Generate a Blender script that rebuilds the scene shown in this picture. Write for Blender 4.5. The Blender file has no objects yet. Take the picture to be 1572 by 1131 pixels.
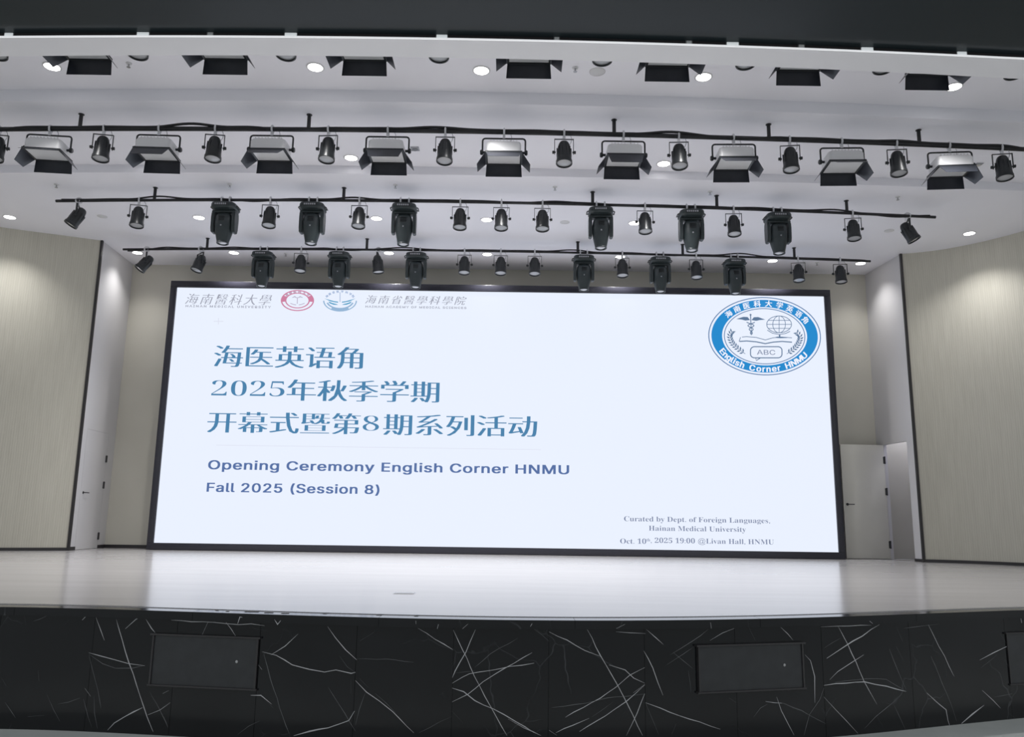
import bpy, bmesh, math, random
import numpy as np
from mathutils import Vector, Matrix
random.seed(7)
PI = math.pi
R = math.radians
SC = bpy.context.scene
COL = SC.collection

# ------------------------------------------------------------------ camera
F, CX, CY = 1250.0, 786.0, 565.5
TILT, ROLL, CH = R(10.5), R(0.80), 0.62
fw = Vector((0, math.cos(TILT), math.sin(TILT)))
up0 = Vector((0, -math.sin(TILT), math.cos(TILT)))
rt0 = Vector((1, 0, 0))
rt = rt0 * math.cos(ROLL) + up0 * math.sin(ROLL)
up = up0 * math.cos(ROLL) - rt0 * math.sin(ROLL)
CAM = Vector((0, 0, CH))
cd = bpy.data.cameras.new('camera')
cam = bpy.data.objects.new('camera', cd)
COL.objects.link(cam)
cd.sensor_fit = 'HORIZONTAL'
cd.sensor_width = 36.0
cd.lens = F / 1572 * 36.0
cd.clip_end = 200
m = Matrix((rt, up, -fw)).transposed().to_4x4()
m.translation = CAM
cam.matrix_world = m
SC.camera = cam

# ------------------------------------------------------------------ world and exposure
w = bpy.data.worlds.new('world')
SC.world = w
w.use_nodes = True
w.node_tree.nodes['Background'].inputs[0].default_value = (0.93, 0.97, 1.0, 1)
w.node_tree.nodes['Background'].inputs[1].default_value = 0.55
SC.view_settings.view_transform = 'Standard'
SC.view_settings.look = 'None'
SC.view_settings.gamma = 1
SC.view_settings.exposure = 0
SC.view_settings.use_curve_mapping = False
DOWN_W = 325.0          # watts of each ceiling downlight
SCREEN_E = 1.0         # brightness of the LED wall


def ray(x, y):
    return rt * ((x - CX) / F) - up * ((y - CY) / F) + fw


def at_z(x, y, z):
    d = ray(x, y)
    return CAM + d * ((z - CH) / d.z)


def at_y(x, y, Y):
    d = ray(x, y)
    return CAM + d * (Y / d.y)


def lin(c):
    return tuple(((v / 255 + 0.055) / 1.055) ** 2.4 if v > 10 else v / 255 / 12.92 for v in c)


# ------------------------------------------------------------------ materials
def mat(name, col, rough=0.5, metal=0.0, emit=None, strength=1.0, spec=0.5, coat=0.0):
    M = bpy.data.materials.new(name)
    M.use_nodes = True
    b = M.node_tree.nodes['Principled BSDF']
    b.inputs['Base Color'].default_value = (*col, 1)
    b.inputs['Roughness'].default_value = rough
    b.inputs['Metallic'].default_value = metal
    b.inputs['Specular IOR Level'].default_value = spec
    if coat:
        b.inputs['Coat Weight'].default_value = coat
        b.inputs['Coat Roughness'].default_value = 0.1
    if emit:
        b.inputs['Emission Color'].default_value = (*emit, 1)
        b.inputs['Emission Strength'].default_value = strength
    return M


def noise_mix(M, c1, c2, scale, detail=4, stretch=(1, 1, 1), lo=0.35, hi=0.65, bump=0.0, rough=None):
    nt = M.node_tree
    N, L = nt.nodes, nt.links
    b = N['Principled BSDF']
    tc = N.new('ShaderNodeTexCoord')
    mp = N.new('ShaderNodeMapping')
    mp.inputs['Scale'].default_value = stretch
    L.new(tc.outputs['Object'], mp.inputs[0])
    nz = N.new('ShaderNodeTexNoise')
    nz.inputs['Scale'].default_value = scale
    nz.inputs['Detail'].default_value = detail
    L.new(mp.outputs[0], nz.inputs['Vector'])
    cr = N.new('ShaderNodeValToRGB')
    cr.color_ramp.elements[0].position = lo
    cr.color_ramp.elements[1].position = hi
    cr.color_ramp.elements[0].color = (*c1, 1)
    cr.color_ramp.elements[1].color = (*c2, 1)
    L.new(nz.outputs[0], cr.inputs[0])
    L.new(cr.outputs[0], b.inputs['Base Color'])
    if bump:
        bp = N.new('ShaderNodeBump')
        bp.inputs['Strength'].default_value = bump
        bp.inputs['Distance'].default_value = 0.01
        L.new(nz.outputs[0], bp.inputs['Height'])
        L.new(bp.outputs[0], b.inputs['Normal'])
    if rough:
        mr = N.new('ShaderNodeMapRange')
        mr.inputs[3].default_value = rough[0]
        mr.inputs[4].default_value = rough[1]
        L.new(nz.outputs[0], mr.inputs[0])
        L.new(mr.outputs[0], b.inputs['Roughness'])
    return M


MT = {}
MT['ceiling'] = noise_mix(mat('tinted_ceiling_paint', (.7, .7, .7), 0.7), (.855, .85, .90), (.89, .885, .935), 0.6, 2)  # slight blue cast in the paint stands in for the screen's glow
MT['white_wall'] = noise_mix(mat('white_wall_paint', (.7, .7, .7), 0.6), (.63, .62, .63), (.67, .66, .67), 0.8, 2)
MT['back_wall'] = noise_mix(mat('beige_wall_paint', (.6, .58, .5), 0.6), (.55, .53, .46), (.60, .58, .51), 0.8, 2)
MT['door_leaf'] = noise_mix(mat('beige_door_paint', (.6, .58, .5), 0.5), (.64, .625, .565), (.68, .665, .605), 1.5, 2)
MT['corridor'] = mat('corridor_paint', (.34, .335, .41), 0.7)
MT['dark_trim'] = mat('dark_trim', (.030, .028, .030), 0.35)
MT['hall_floor'] = noise_mix(mat('hall_floor_vinyl', (.4, .42, .41), 0.4), (.64, .67, .655), (.70, .73, .715), 3, 3)
MT['soffit'] = mat('dark_gloss_soffit', (.018, .026, .030), 0.26, spec=0.2)
MT['fascia'] = noise_mix(mat('fascia_paint', (.7, .7, .7), 0.6), (.80, .80, .82), (.84, .84, .86), 0.7, 2)
MT['lip_glow'] = mat('glowing_lip_edge', (.8, .8, .8), 0.5, emit=(.95, .97, 1), strength=0.55)  # pale lip edge made to glow in place of light falling on it
MT['trim_lamp'] = mat('trim_lamp_glow', (.8, .8, .8), 0.4, emit=(.85, .92, .95), strength=0.42)
MT['trim_glint'] = mat('painted_trim_glint', (.4, .4, .4), 0.4, emit=(.85, .92, .95), strength=0.06)  # faint reflections in the dark strip, put in as weakly glowing spots
MT['lamp'] = mat('downlight_glow', (.9, .9, .9), 0.4, emit=(1, .98, .97), strength=9)
MT['white_plastic'] = mat('white_plastic', (.68, .68, .69), 0.4)
MT['black_metal'] = noise_mix(mat('black_painted_metal', (.02, .02, .02), 0.38), (.014, .017, .019), (.024, .027, .030), 6, 3)
MT['head_black'] = noise_mix(mat('moving_head_plastic', (.02, .02, .02), 0.42), (.026, .037, .041), (.036, .047, .051), 9, 3)
MT['pipe'] = noise_mix(mat('black_pipe', (.02, .02, .02), 0.45), (.010, .010, .012), (.018, .018, .021), 8, 3)
MT['cable'] = mat('black_cable_rubber', (.011, .011, .013), 0.6)
MT['silver'] = mat('galvanised_clamp', (.66, .66, .69), 0.38, metal=0.1)
MT['steel_rope'] = mat('steel_safety_rope', (.45, .45, .48), 0.4, metal=0.7)
MT['flap'] = noise_mix(mat('barn_door_metal', (.02, .02, .025), 0.34), (.018, .021, .028), (.027, .030, .040), 5, 3)
MT['housing'] = mat('white_flood_housing', (.72, .72, .73), 0.4)
MT['diffuser'] = mat('flood_diffuser', (.70, .71, .73), 0.35)
MT['glass'] = mat('lamp_lens', (.40, .41, .43), 0.15, coat=0.6)
MT['dark_glass'] = mat('moving_head_lens', (.55, .56, .60), 0.08, coat=0.8)
MT['print'] = mat('pale_print', (.34, .35, .38), 0.5)
MT['chrome'] = mat('brushed_steel', (.42, .42, .43), 0.3, metal=0.9)
MT['hinge'] = mat('dark_hinge', (.06, .06, .065), 0.35, metal=0.6)
MT['access'] = noise_mix(mat('black_access_cover', (.02, .02, .02), 0.4), (.021, .023, .026), (.027, .029, .033), 14, 3)
MT['edge_metal'] = mat('edging_metal', (.42, .41, .42), 0.2, metal=0.8)
MT['frame'] = mat('screen_frame_black', (.030, .030, .042), 0.25)
MT['marble_vein'] = mat('white_marble_vein', (.50, .50, .52), 0.25)
MT['faint_vein'] = mat('grey_marble_vein', (.115, .118, .125), 0.25)


def marble():
    M = mat('black_marble', (.01, .01, .011), 0.12, spec=0.38)
    nt = M.node_tree
    N, L = nt.nodes, nt.links
    b = N['Principled BSDF']
    tc = N.new('ShaderNodeTexCoord')
    n1 = N.new('ShaderNodeTexNoise')
    n1.inputs['Scale'].default_value = 2.2
    n1.inputs['Detail'].default_value = 5
    L.new(tc.outputs['Object'], n1.inputs['Vector'])
    c1 = N.new('ShaderNodeValToRGB')
    c1.color_ramp.elements[0].color = (.0035, .0038, .0045, 1)
    c1.color_ramp.elements[1].color = (.010, .011, .0135, 1)
    L.new(n1.outputs[0], c1.inputs[0])
    # faint hair veins
    v = N.new('ShaderNodeTexVoronoi')
    v.feature = 'DISTANCE_TO_EDGE'
    v.inputs['Scale'].default_value = 2.6
    nm = N.new('ShaderNodeVectorMath')
    nm.operation = 'MULTIPLY_ADD'
    n2 = N.new('ShaderNodeTexNoise')
    n2.inputs['Scale'].default_value = 4
    L.new(tc.outputs['Object'], n2.inputs['Vector'])
    nm.inputs[1].default_value = (.25, .25, .25)
    L.new(n2.outputs['Color'], nm.inputs[0])
    L.new(tc.outputs['Object'], nm.inputs[2])
    L.new(nm.outputs[0], v.inputs['Vector'])
    c2 = N.new('ShaderNodeValToRGB')
    c2.color_ramp.elements[0].color = (1, 1, 1, 1)
    c2.color_ramp.elements[1].color = (0, 0, 0, 1)
    c2.color_ramp.elements[1].position = 0.012
    L.new(v.outputs['Distance'], c2.inputs[0])
    n3 = N.new('ShaderNodeTexNoise')
    n3.inputs['Scale'].default_value = 1.7
    L.new(tc.outputs['Object'], n3.inputs['Vector'])
    c3 = N.new('ShaderNodeValToRGB')
    c3.color_ramp.elements[0].position = 0.52
    c3.color_ramp.elements[1].position = 0.66
    L.new(n3.outputs[0], c3.inputs[0])
    mu = N.new('ShaderNodeMath')
    mu.operation = 'MULTIPLY'
    L.new(c2.outputs[0], mu.inputs[0])
    L.new(c3.outputs[0], mu.inputs[1])
    mx = N.new('ShaderNodeMixRGB')
    L.new(mu.outputs[0], mx.inputs[0])
    L.new(c1.outputs[0], mx.inputs[1])
    mx.inputs[2].default_value = (.06, .062, .068, 1)
    L.new(mx.outputs[0], b.inputs['Base Color'])
    return M


MT['marble'] = marble()


def stage_floor_mat():
    M = mat('stage_floor_vinyl', (.45, .44, .42), 0.2)
    M.node_tree.nodes['Principled BSDF'].inputs['IOR'].default_value = 1.53
    noise_mix(M, (.365, .355, .355), (.395, .385, .385), 1.1, 5, (0.5, 3, 1), 0.3, 0.7, rough=(0.19, 0.205))
    return M


MT['stage_floor'] = stage_floor_mat()


def fabric():
    """pale pleated acoustic cloth: fine wavering vertical ribs"""
    M = mat('pleated_wall_cloth', (.6, .58, .5), 0.8, spec=0.25)
    nt = M.node_tree
    N, L = nt.nodes, nt.links
    b = N['Principled BSDF']
    uv = N.new('ShaderNodeUVMap')
    mp = N.new('ShaderNodeMapping')
    mp.inputs['Scale'].default_value = (1, 1, 1)
    L.new(uv.outputs[0], mp.inputs[0])
    wv = N.new('ShaderNodeTexWave')
    wv.bands_direction = 'X'
    wv.inputs['Scale'].default_value = 9.0
    wv.inputs['Distortion'].default_value = 2.2
    wv.inputs['Detail'].default_value = 2
    wv.inputs['Detail Scale'].default_value = 1.2
    L.new(mp.outputs[0], wv.inputs['Vector'])
    nz = N.new('ShaderNodeTexNoise')
    nz.inputs['Scale'].default_value = 1
    mp2 = N.new('ShaderNodeMapping')
    mp2.inputs['Scale'].default_value = (26, 1.6, 1)
    L.new(uv.outputs[0], mp2.inputs[0])
    L.new(mp2.outputs[0], nz.inputs['Vector'])
    ad = N.new('ShaderNodeMath')
    ad.operation = 'MULTIPLY_ADD'
    ad.inputs[1].default_value = 0.35
    L.new(wv.outputs['Fac'], ad.inputs[0])
    L.new(nz.outputs[0], ad.inputs[2])
    cr = N.new('ShaderNodeValToRGB')
    cr.color_ramp.elements[0].position = 0.30
    cr.color_ramp.elements[1].position = 1.0
    cr.color_ramp.elements[0].color = (.52, .50, .43, 1)
    cr.color_ramp.elements[1].color = (.60, .58, .505, 1)
    L.new(ad.outputs[0], cr.inputs[0])
    L.new(cr.outputs[0], b.inputs['Base Color'])
    bp = N.new('ShaderNodeBump')
    bp.inputs['Strength'].default_value = 0.25
    bp.inputs['Distance'].default_value = 0.008
    L.new(ad.outputs[0], bp.inputs['Height'])
    L.new(bp.outputs[0], b.inputs['Normal'])
    return M


MT['fabric'] = fabric()


def glow(name, rgb):
    """a colour shown by the LED wall"""
    c = lin(rgb)
    M = bpy.data.materials.new(name)
    M.use_nodes = True
    b = M.node_tree.nodes['Principled BSDF']
    b.inputs['Base Color'].default_value = (.008, .008, .008, 1)
    b.inputs['Roughness'].default_value = 0.7
    b.inputs['Specular IOR Level'].default_value = 0.05
    b.inputs['Emission Color'].default_value = (*c, 1)
    b.inputs['Emission Strength'].default_value = SCREEN_E
    return M


# ------------------------------------------------------------------ mesh helpers
class MB:
    def __init__(self):
        self.v, self.f, self.sm, self.uv = [], [], [], None

    def add(self, vs, fs, smooth=False, M=None):
        o = len(self.v)
        for p in vs:
            p = Vector(p)
            self.v.append(M @ p if M else p)
        for f in fs:
            self.f.append([i + o for i in f])
            self.sm.append(smooth)
        return self

    def box(self, a, b, M=None, bev=0.0):
        x0, y0, z0 = a
        x1, y1, z1 = b
        if bev <= 0:
            return self.add([(x0, y0, z0), (x1, y0, z0), (x1, y1, z0), (x0, y1, z0), (x0, y0, z1), (x1, y0, z1), (x1, y1, z1), (x0, y1, z1)],
                            [(0, 3, 2, 1), (4, 5, 6, 7), (0, 1, 5, 4), (1, 2, 6, 5), (2, 3, 7, 6), (3, 0, 4, 7)], M=M)
        bm = bmesh.new()
        bmesh.ops.create_cube(bm, size=1)
        for q in bm.verts:
            q.co = Vector(((x0 + x1) / 2 + q.co.x * (x1 - x0), (y0 + y1) / 2 + q.co.y * (y1 - y0), (z0 + z1) / 2 + q.co.z * (z1 - z0)))
        bmesh.ops.bevel(bm, geom=bm.edges[:], offset=bev, segments=2, affect='EDGES', profile=0.5)
        bm.verts.index_update()
        self.add([q.co.copy() for q in bm.verts], [[q.index for q in f.verts] for f in bm.faces], M=M)
        bm.free()
        return self

    def tube(self, pts, r, n=8, closed=False, caps=True):
        pts = [Vector(p) for p in pts]
        k = len(pts)
        rings = []
        t0 = (pts[1] - pts[0]).normalized()
        nrm = t0.orthogonal().normalized()
        for i in range(k):
            if closed:
                t = (pts[(i + 1) % k] - pts[i - 1]).normalized()
            else:
                t = (pts[min(i + 1, k - 1)] - pts[max(i - 1, 0)]).normalized()
            nrm = (nrm - t * nrm.dot(t)).normalized()
            bn = t.cross(nrm)
            rr = r[i] if isinstance(r, (list, tuple)) else r
            rings.append([pts[i] + nrm * rr * math.cos(2 * PI * j / n) + bn * rr * math.sin(2 * PI * j / n) for j in range(n)])
        vs = [p for g in rings for p in g]
        fs = []
        for i in range(k if closed else k - 1):
            a, b = i * n, ((i + 1) % k) * n
            for j in range(n):
                fs.append((a + j, a + (j + 1) % n, b + (j + 1) % n, b + j))
        if caps and not closed:
            fs.append(tuple(range(n - 1, -1, -1)))
            fs.append(tuple((k - 1) * n + j for j in range(n)))
        return self.add(vs, fs, smooth=True)

    def lathe(self, prof, n=24, M=None, cap0=True, cap1=True):
        """prof: (radius, z) pairs; radius may be (rx, ry, power) for a superellipse"""
        vs, fs = [], []
        for rr, z in prof:
            rx, ry, pw = rr if isinstance(rr, tuple) else (rr, rr, 2)
            for j in range(n):
                a = 2 * PI * j / n
                c, s = math.cos(a), math.sin(a)
                vs.append((rx * math.copysign(abs(c) ** (2 / pw), c), ry * math.copysign(abs(s) ** (2 / pw), s), z))
        for i in range(len(prof) - 1):
            a, b = i * n, (i + 1) * n
            for j in range(n):
                fs.append((a + j, b + j, b + (j + 1) % n, a + (j + 1) % n))
        self.add(vs, fs, smooth=True, M=M)
        o = len(self.v) - len(vs)
        if cap0:
            self.f.append([o + j for j in range(n)])
            self.sm.append(False)
        if cap1:
            self.f.append([o + (len(prof) - 1) * n + j for j in range(n - 1, -1, -1)])
            self.sm.append(False)
        return self

    def mesh(self, name, material):
        me = bpy.data.meshes.new(name)
        me.from_pydata([tuple(p) for p in self.v], [], self.f)
        me.polygons.foreach_set('use_smooth', self.sm)
        me.materials.append(material)
        bm = bmesh.new()
        bm.from_mesh(me)
        bmesh.ops.recalc_face_normals(bm, faces=bm.faces[:])
        bm.to_mesh(me)
        bm.free()
        try:
            me.set_sharp_from_angle(angle=R(40))
        except Exception:
            pass
        me.update()
        return me


def link(name, me, parent=None, loc=None, rot=None):
    o = bpy.data.objects.new(name, me)
    COL.objects.link(o)
    if parent:
        o.parent = parent
    if loc is not None:
        o.location = loc
    if rot is not None:
        o.rotation_euler = rot
    return o


def part(name, mb, material, parent=None, loc=None, rot=None):
    return link(name, mb.mesh(name, material), parent, loc, rot)


def tag(o, label, cat, group=None, kind=None):
    if label:
        o['label'] = label
    if cat:
        o['category'] = cat
    if group:
        o['group'] = group
    if kind:
        o['kind'] = kind
    return o


def thing(name, label, cat, loc, rz=0.0, group=None):
    o = bpy.data.objects.new(name, None)
    o.empty_display_size = 0.1
    COL.objects.link(o)
    o.location = loc
    o.rotation_euler = (0, 0, rz)
    return tag(o, label, cat, group)


def struct(name, mb, material, label, parent=None):
    o = part(name, mb, material, parent)
    if parent is None:
        o['kind'] = 'structure'
        o['category'] = name.split('_')[0] if not name.startswith('hall') else 'floor'
        o['label'] = label
    return o


def line_fit(pts, z, deg=2):
    """image points of a level edge -> smooth plan curve y(x) at height z, straight on beyond the outer points"""
    P = [at_z(x, y, z) for x, y in pts]
    xs, ys = np.array([p.x for p in P]), np.array([p.y for p in P])
    co = np.polyfit(xs, ys, deg)
    d = np.polyder(co)
    x0, x1 = xs.min(), xs.max()

    def f(x):
        if x < x0:
            return float(np.polyval(co, x0) + np.polyval(d, x0) * (x - x0) * 0.7)
        if x > x1:
            return float(np.polyval(co, x1) + np.polyval(d, x1) * (x - x1) * 0.7)
        return float(np.polyval(co, x))
    return f


ORD = ['first', 'second', 'third', 'fourth', 'fifth', 'sixth', 'seventh', 'eighth', 'ninth', 'tenth', 'eleventh', 'twelfth']

# ------------------------------------------------------------------ stage and hall floor
front = line_fit([(0, 931), (228, 937), (400, 942), (560, 946), (730, 951), (800, 952), (1000, 951.5), (1077, 950.5), (1280, 946.5), (1400, 942), (1572, 936)], 0, 4)
STAGE_H = 0.78
EX = 9.6
XS = [-EX + i * (2 * EX) / 96 for i in range(97)]
NOSE_D, NOSE_T, RECESS = 0.16, 0.055, 0.055


def strip_slab(xs, ya, yb, z0, z1, mb=None):
    """a slab between the plan curves ya(x) and yb(x), from z0 to z1"""
    mb = mb or MB()
    vs, fs = [], []
    for x in xs:
        vs += [(x, ya(x), z0), (x, yb(x), z0), (x, yb(x), z1), (x, ya(x), z1)]
    for i in range(len(xs) - 1):
        a, b = i * 4, i * 4 + 4
        for j in range(4):
            fs.append((a + j, a + (j + 1) % 4, b + (j + 1) % 4, b + j))
    fs.append((0, 1, 2, 3))
    e = (len(xs) - 1) * 4
    fs.append((e + 3, e + 2, e + 1, e))
    return mb.add(vs, fs)


mb = strip_slab(XS, lambda x: front(x) + NOSE_D + 0.03, lambda x: 17.0, -0.10, 0.0)
struct('floor', mb, MT['stage_floor'], 'glossy pale beige stage floor mirroring the bright screen')
mb = MB().box((-14, -6, -STAGE_H - 0.1), (14, 12, -STAGE_H))
struct('hall_floor', mb, MT['hall_floor'], 'grey hall floor below the marble stage front')

# marble riser: slabs, nosing pieces, metal edging
wf = bpy.data.objects.new('wall_front', None)
COL.objects.link(wf)
tag(wf, 'black marble stage front with white veins under the stage floor', 'wall', None, 'structure')


def facex(px):
    """plan x of an image column on the marble face"""
    x = (px - CX) / F * 5.4
    for _ in range(20):
        y = front(x) + RECESS
        d = ray(px, 1040)
        x = d.x / d.y * y
    return x


joints_px = [-10, 137, 266, 395, 545, 695, 842, 990, 1130, 1264, 1400, 1549]
joints = [facex(p) for p in joints_px]
step = 0.62
while joints[0] > -EX + step:
    joints.insert(0, joints[0] - step)
while joints[-1] < EX - step:
    joints.append(joints[-1] + step)
for i in range(len(joints) - 1):
    a, b = joints[i] + 0.0012, joints[i + 1] - 0.0012
    xs = [a + (b - a) * k / 4 for k in range(5)]
    off = random.uniform(0, 0.0015)
    part('marble_panel', strip_slab(xs, lambda x: front(x) + RECESS + off, lambda x: front(x) + RECESS + 0.03, -STAGE_H, -NOSE_T), MT['marble'], wf)
nj = [-EX + 0.1 + 1.24 * k for k in range(16)]
for i in range(len(nj) - 1):
    a, b = nj[i] + 0.001, nj[i + 1] - 0.001
    xs = [a + (b - a) * k / 8 for k in range(9)]
    part('marble_nosing', strip_slab(xs, lambda x: front(x), lambda x: front(x) + NOSE_D, -NOSE_T, -0.001), MT['marble'], wf)
part('edging_strip', strip_slab(XS, lambda x: front(x) + NOSE_D, lambda x: front(x) + NOSE_D + 0.03, -0.02, 0.003), MT['edge_metal'], wf)
part('backing', strip_slab(XS, lambda x: front(x) + RECESS + 0.03, lambda x: front(x) + NOSE_D + 0.2, -STAGE_H, -NOSE_T), MT['dark_trim'], wf)


def face_pt(px, py, lift=0.0):
    d = ray(px, py)
    t = 5.4
    for _ in range(25):
        x = d.x * t
        t = (front(x) + RECESS - lift) / d.y
    return CAM + d * t


def ribbon_face(mb, pts, wpx, lift=0.0012):
    """a thin inlaid vein along image points on the marble face"""
    P = []
    for i in range(len(pts) - 1):
        n = max(1, int(math.hypot(pts[i + 1][0] - pts[i][0], pts[i + 1][1] - pts[i][1]) / 14))
        for k in range(n):
            t = k / n
            jx, jy = (random.uniform(-.7, .7), random.uniform(-.7, .7)) if (i or k) else (0, 0)
            P.append((pts[i][0] + (pts[i + 1][0] - pts[i][0]) * t + jx, pts[i][1] + (pts[i + 1][1] - pts[i][1]) * t + jy))
    P.append(pts[-1])
    W = [face_pt(x, y, lift) for x, y in P]
    vs, fs = [], []
    for i, p in enumerate(W):
        t = (W[min(i + 1, len(W) - 1)] - W[max(i - 1, 0)]).normalized()
        nrm = Vector((-t.z, 0, t.x))
        h = wpx * 0.5 * p.y / F * random.uniform(.55, 1.25)
        if i in (0, len(W) - 1):
            h *= 0.3
        vs += [p + nrm * h, p - nrm * h]
    for i in range(len(W) - 1):
        a = 2 * i
        fs.append((a, a + 1, a + 3, a + 2))
    mb.add(vs, fs)


VA = [  # crop at (0,880), 0.2672 px per unit: (brightness, width px, points)
    (2, 1.6, [(510, 455), (640, 490), (740, 520), (832, 530)]), (1, 1.2, [(510, 462), (590, 520), (660, 545), (760, 545), (830, 528)]),
    (1, 1.4, [(512, 470), (545, 600), (575, 740), (580, 775)]), (2, 1.5, [(550, 250), (580, 330), (600, 385)]),
    (2, 1.6, [(668, 265), (700, 380), (745, 520), (800, 690), (845, 820), (880, 910)]), (2, 2.6, [(618, 900), (655, 860), (720, 820), (820, 770)]),
    (2, 1.6, [(850, 812), (920, 785), (978, 742)]), (1, 1.4, [(860, 680), (905, 760), (950, 850), (965, 885)]),
    (2, 1.6, [(720, 318), (780, 262), (838, 230)]), (2, 1.6, [(838, 262), (870, 315), (895, 345)]),
    (2, 1.8, [(1160, 355), (1195, 280)]), (2, 1.8, [(1298, 280), (1330, 320), (1358, 366)]),
    (2, 2.2, [(985, 268), (1100, 275), (1230, 280), (1370, 292), (1440, 290), (1520, 300)]), (2, 2.0, [(0, 232), (60, 236), (190, 236)]),
    (1, 1.4, [(190, 275), (230, 262), (282, 238)]), (1, 1.2, [(1365, 925), (1430, 880), (1492, 846)]),
    (1, 1.2, [(270, 695), (310, 780), (345, 850)]), (1, 1.4, [(330, 750), (390, 740), (460, 715)]), (1, 1.3, [(160, 822), (255, 815)]),
    (2, 1.6, [(488, 660), (520, 705)]), (1, 1.2, [(480, 720), (510, 830), (528, 885)]), (1, 1.2, [(540, 700), (545, 800), (560, 890)]),
    (2, 1.8, [(1440, 700), (1500, 702), (1560, 750)]), (1, 1.5, [(30, 740), (70, 800), (90, 830)]), (1, 1.2, [(10, 600), (35, 645)]),
    (2, 1.8, [(935, 690), (970, 672)]), (2, 2.0, [(1485, 525), (1505, 552)]), (1, 1.0, [(140, 240), (150, 300)]), (1, 1.2, [(220, 560), (225, 620)])]
VB = [  # crop at (400,880)
    (2, 1.8, [(10, 450), (90, 468), (180, 525), (280, 550), (370, 566), (430, 552), (520, 575), (545, 568)]),
    (2, 1.6, [(60, 468), (140, 415), (215, 348)]), (2, 1.8, [(385, 305), (430, 370), (490, 440), (552, 496)]),
    (1, 1.5, [(18, 460), (60, 610), (110, 770), (165, 920)]), (1, 1.2, [(455, 475), (500, 535), (545, 568)]), (1, 1.0, [(555, 490), (720, 492), (880, 510)]),
    (2, 1.5, [(545, 615), (610, 680), (680, 730), (760, 795), (880, 915)]), (1, 1.3, [(570, 605), (620, 655)]), (1, 1.3, [(660, 690), (720, 745), (775, 800)]),
    (2, 2.6, [(190, 932), (280, 905), (390, 885), (505, 845), (540, 790)]), (1, 1.2, [(390, 655), (450, 750), (545, 905)]), (1, 1.2, [(545, 870), (570, 780), (600, 690)]),
    (2, 1.6, [(905, 315), (1000, 375), (1105, 438)]), (2, 1.6, [(1108, 325), (1160, 435), (1230, 590), (1320, 760), (1415, 930)]),
    (2, 1.6, [(1235, 322), (1180, 450), (1120, 560), (1102, 598)]), (2, 1.7, [(1102, 630), (1160, 595), (1200, 575), (1320, 555), (1430, 535), (1572, 515)]),
    (2, 1.7, [(1100, 738), (1190, 695), (1280, 620), (1400, 545), (1560, 455)]), (2, 1.8, [(1100, 658), (1170, 680), (1230, 730), (1335, 775), (1470, 850), (1572, 915)]),
    (1, 1.1, [(1120, 572), (1230, 560)]), (1, 1.2, [(1230, 540), (1320, 460), (1480, 370)]), (1, 1.1, [(1100, 790), (1165, 860)]), (1, 1.0, [(910, 915), (1030, 855), (1100, 822)]),
    (1, 1.2, [(0, 695), (70, 770)]), (1, 1.3, [(570, 388), (655, 335)]), (1, 1.3, [(520, 610), (520, 690)])]
VC = [  # crop at (780,880)
    (2, 1.6, [(235, 335), (340, 385), (440, 445), (535, 478)]), (2, 1.6, [(455, 322), (530, 470), (630, 640), (720, 815), (772, 930)]),
    (2, 1.8, [(580, 525), (670, 555), (720, 600), (785, 630)]), (2, 1.5, [(330, 825), (480, 745), (620, 655), (700, 585), (785, 540)]),
    (2, 1.8, [(785, 638), (720, 685)]), (1, 1.4, [(780, 692), (680, 705), (570, 715), (450, 745), (250, 770)]), (2, 1.5, [(410, 908), (560, 820), (680, 735), (785, 640)]),
    (2, 1.6, [(275, 915), (370, 870), (465, 832)]), (1, 1.2, [(480, 825), (600, 740)]), (2, 1.5, [(785, 690), (740, 800), (680, 930)]),
    (2, 1.8, [(790, 742), (880, 775), (980, 815), (1100, 855), (1220, 895)]), (1, 1.4, [(790, 745), (830, 840), (865, 925)]),
    (2, 1.5, [(780, 445), (830, 540), (860, 625), (890, 700)]), (2, 1.6, [(795, 322), (850, 370), (892, 408)]), (1, 1.4, [(930, 468), (1060, 390), (1150, 320)]),
    (1, 1.3, [(950, 455), (1010, 500), (1060, 545)]), (1, 1.2, [(910, 525), (1060, 425)]), (1, 1.2, [(1035, 560), (1048, 640), (1050, 680)]),
    (2, 1.6, [(1160, 385), (1230, 345), (1300, 315)]), (1, 1.3, [(1385, 315), (1420, 385)]), (2, 1.5, [(620, 335), (700, 340), (790, 345)]),
    (1, 1.3, [(1410, 825), (1450, 775), (1490, 750)]), (2, 1.6, [(1480, 735), (1530, 745), (1572, 745)]), (1, 1.2, [(940, 925), (965, 865)]),
    (1, 1.2, [(150, 320), (235, 390)]), (2, 1.5, [(235, 900), (280, 930)]), (2, 1.4, [(0, 835), (90, 885), (190, 932)]), (1, 1.4, [(1270, 715), (1310, 742)])]
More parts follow.
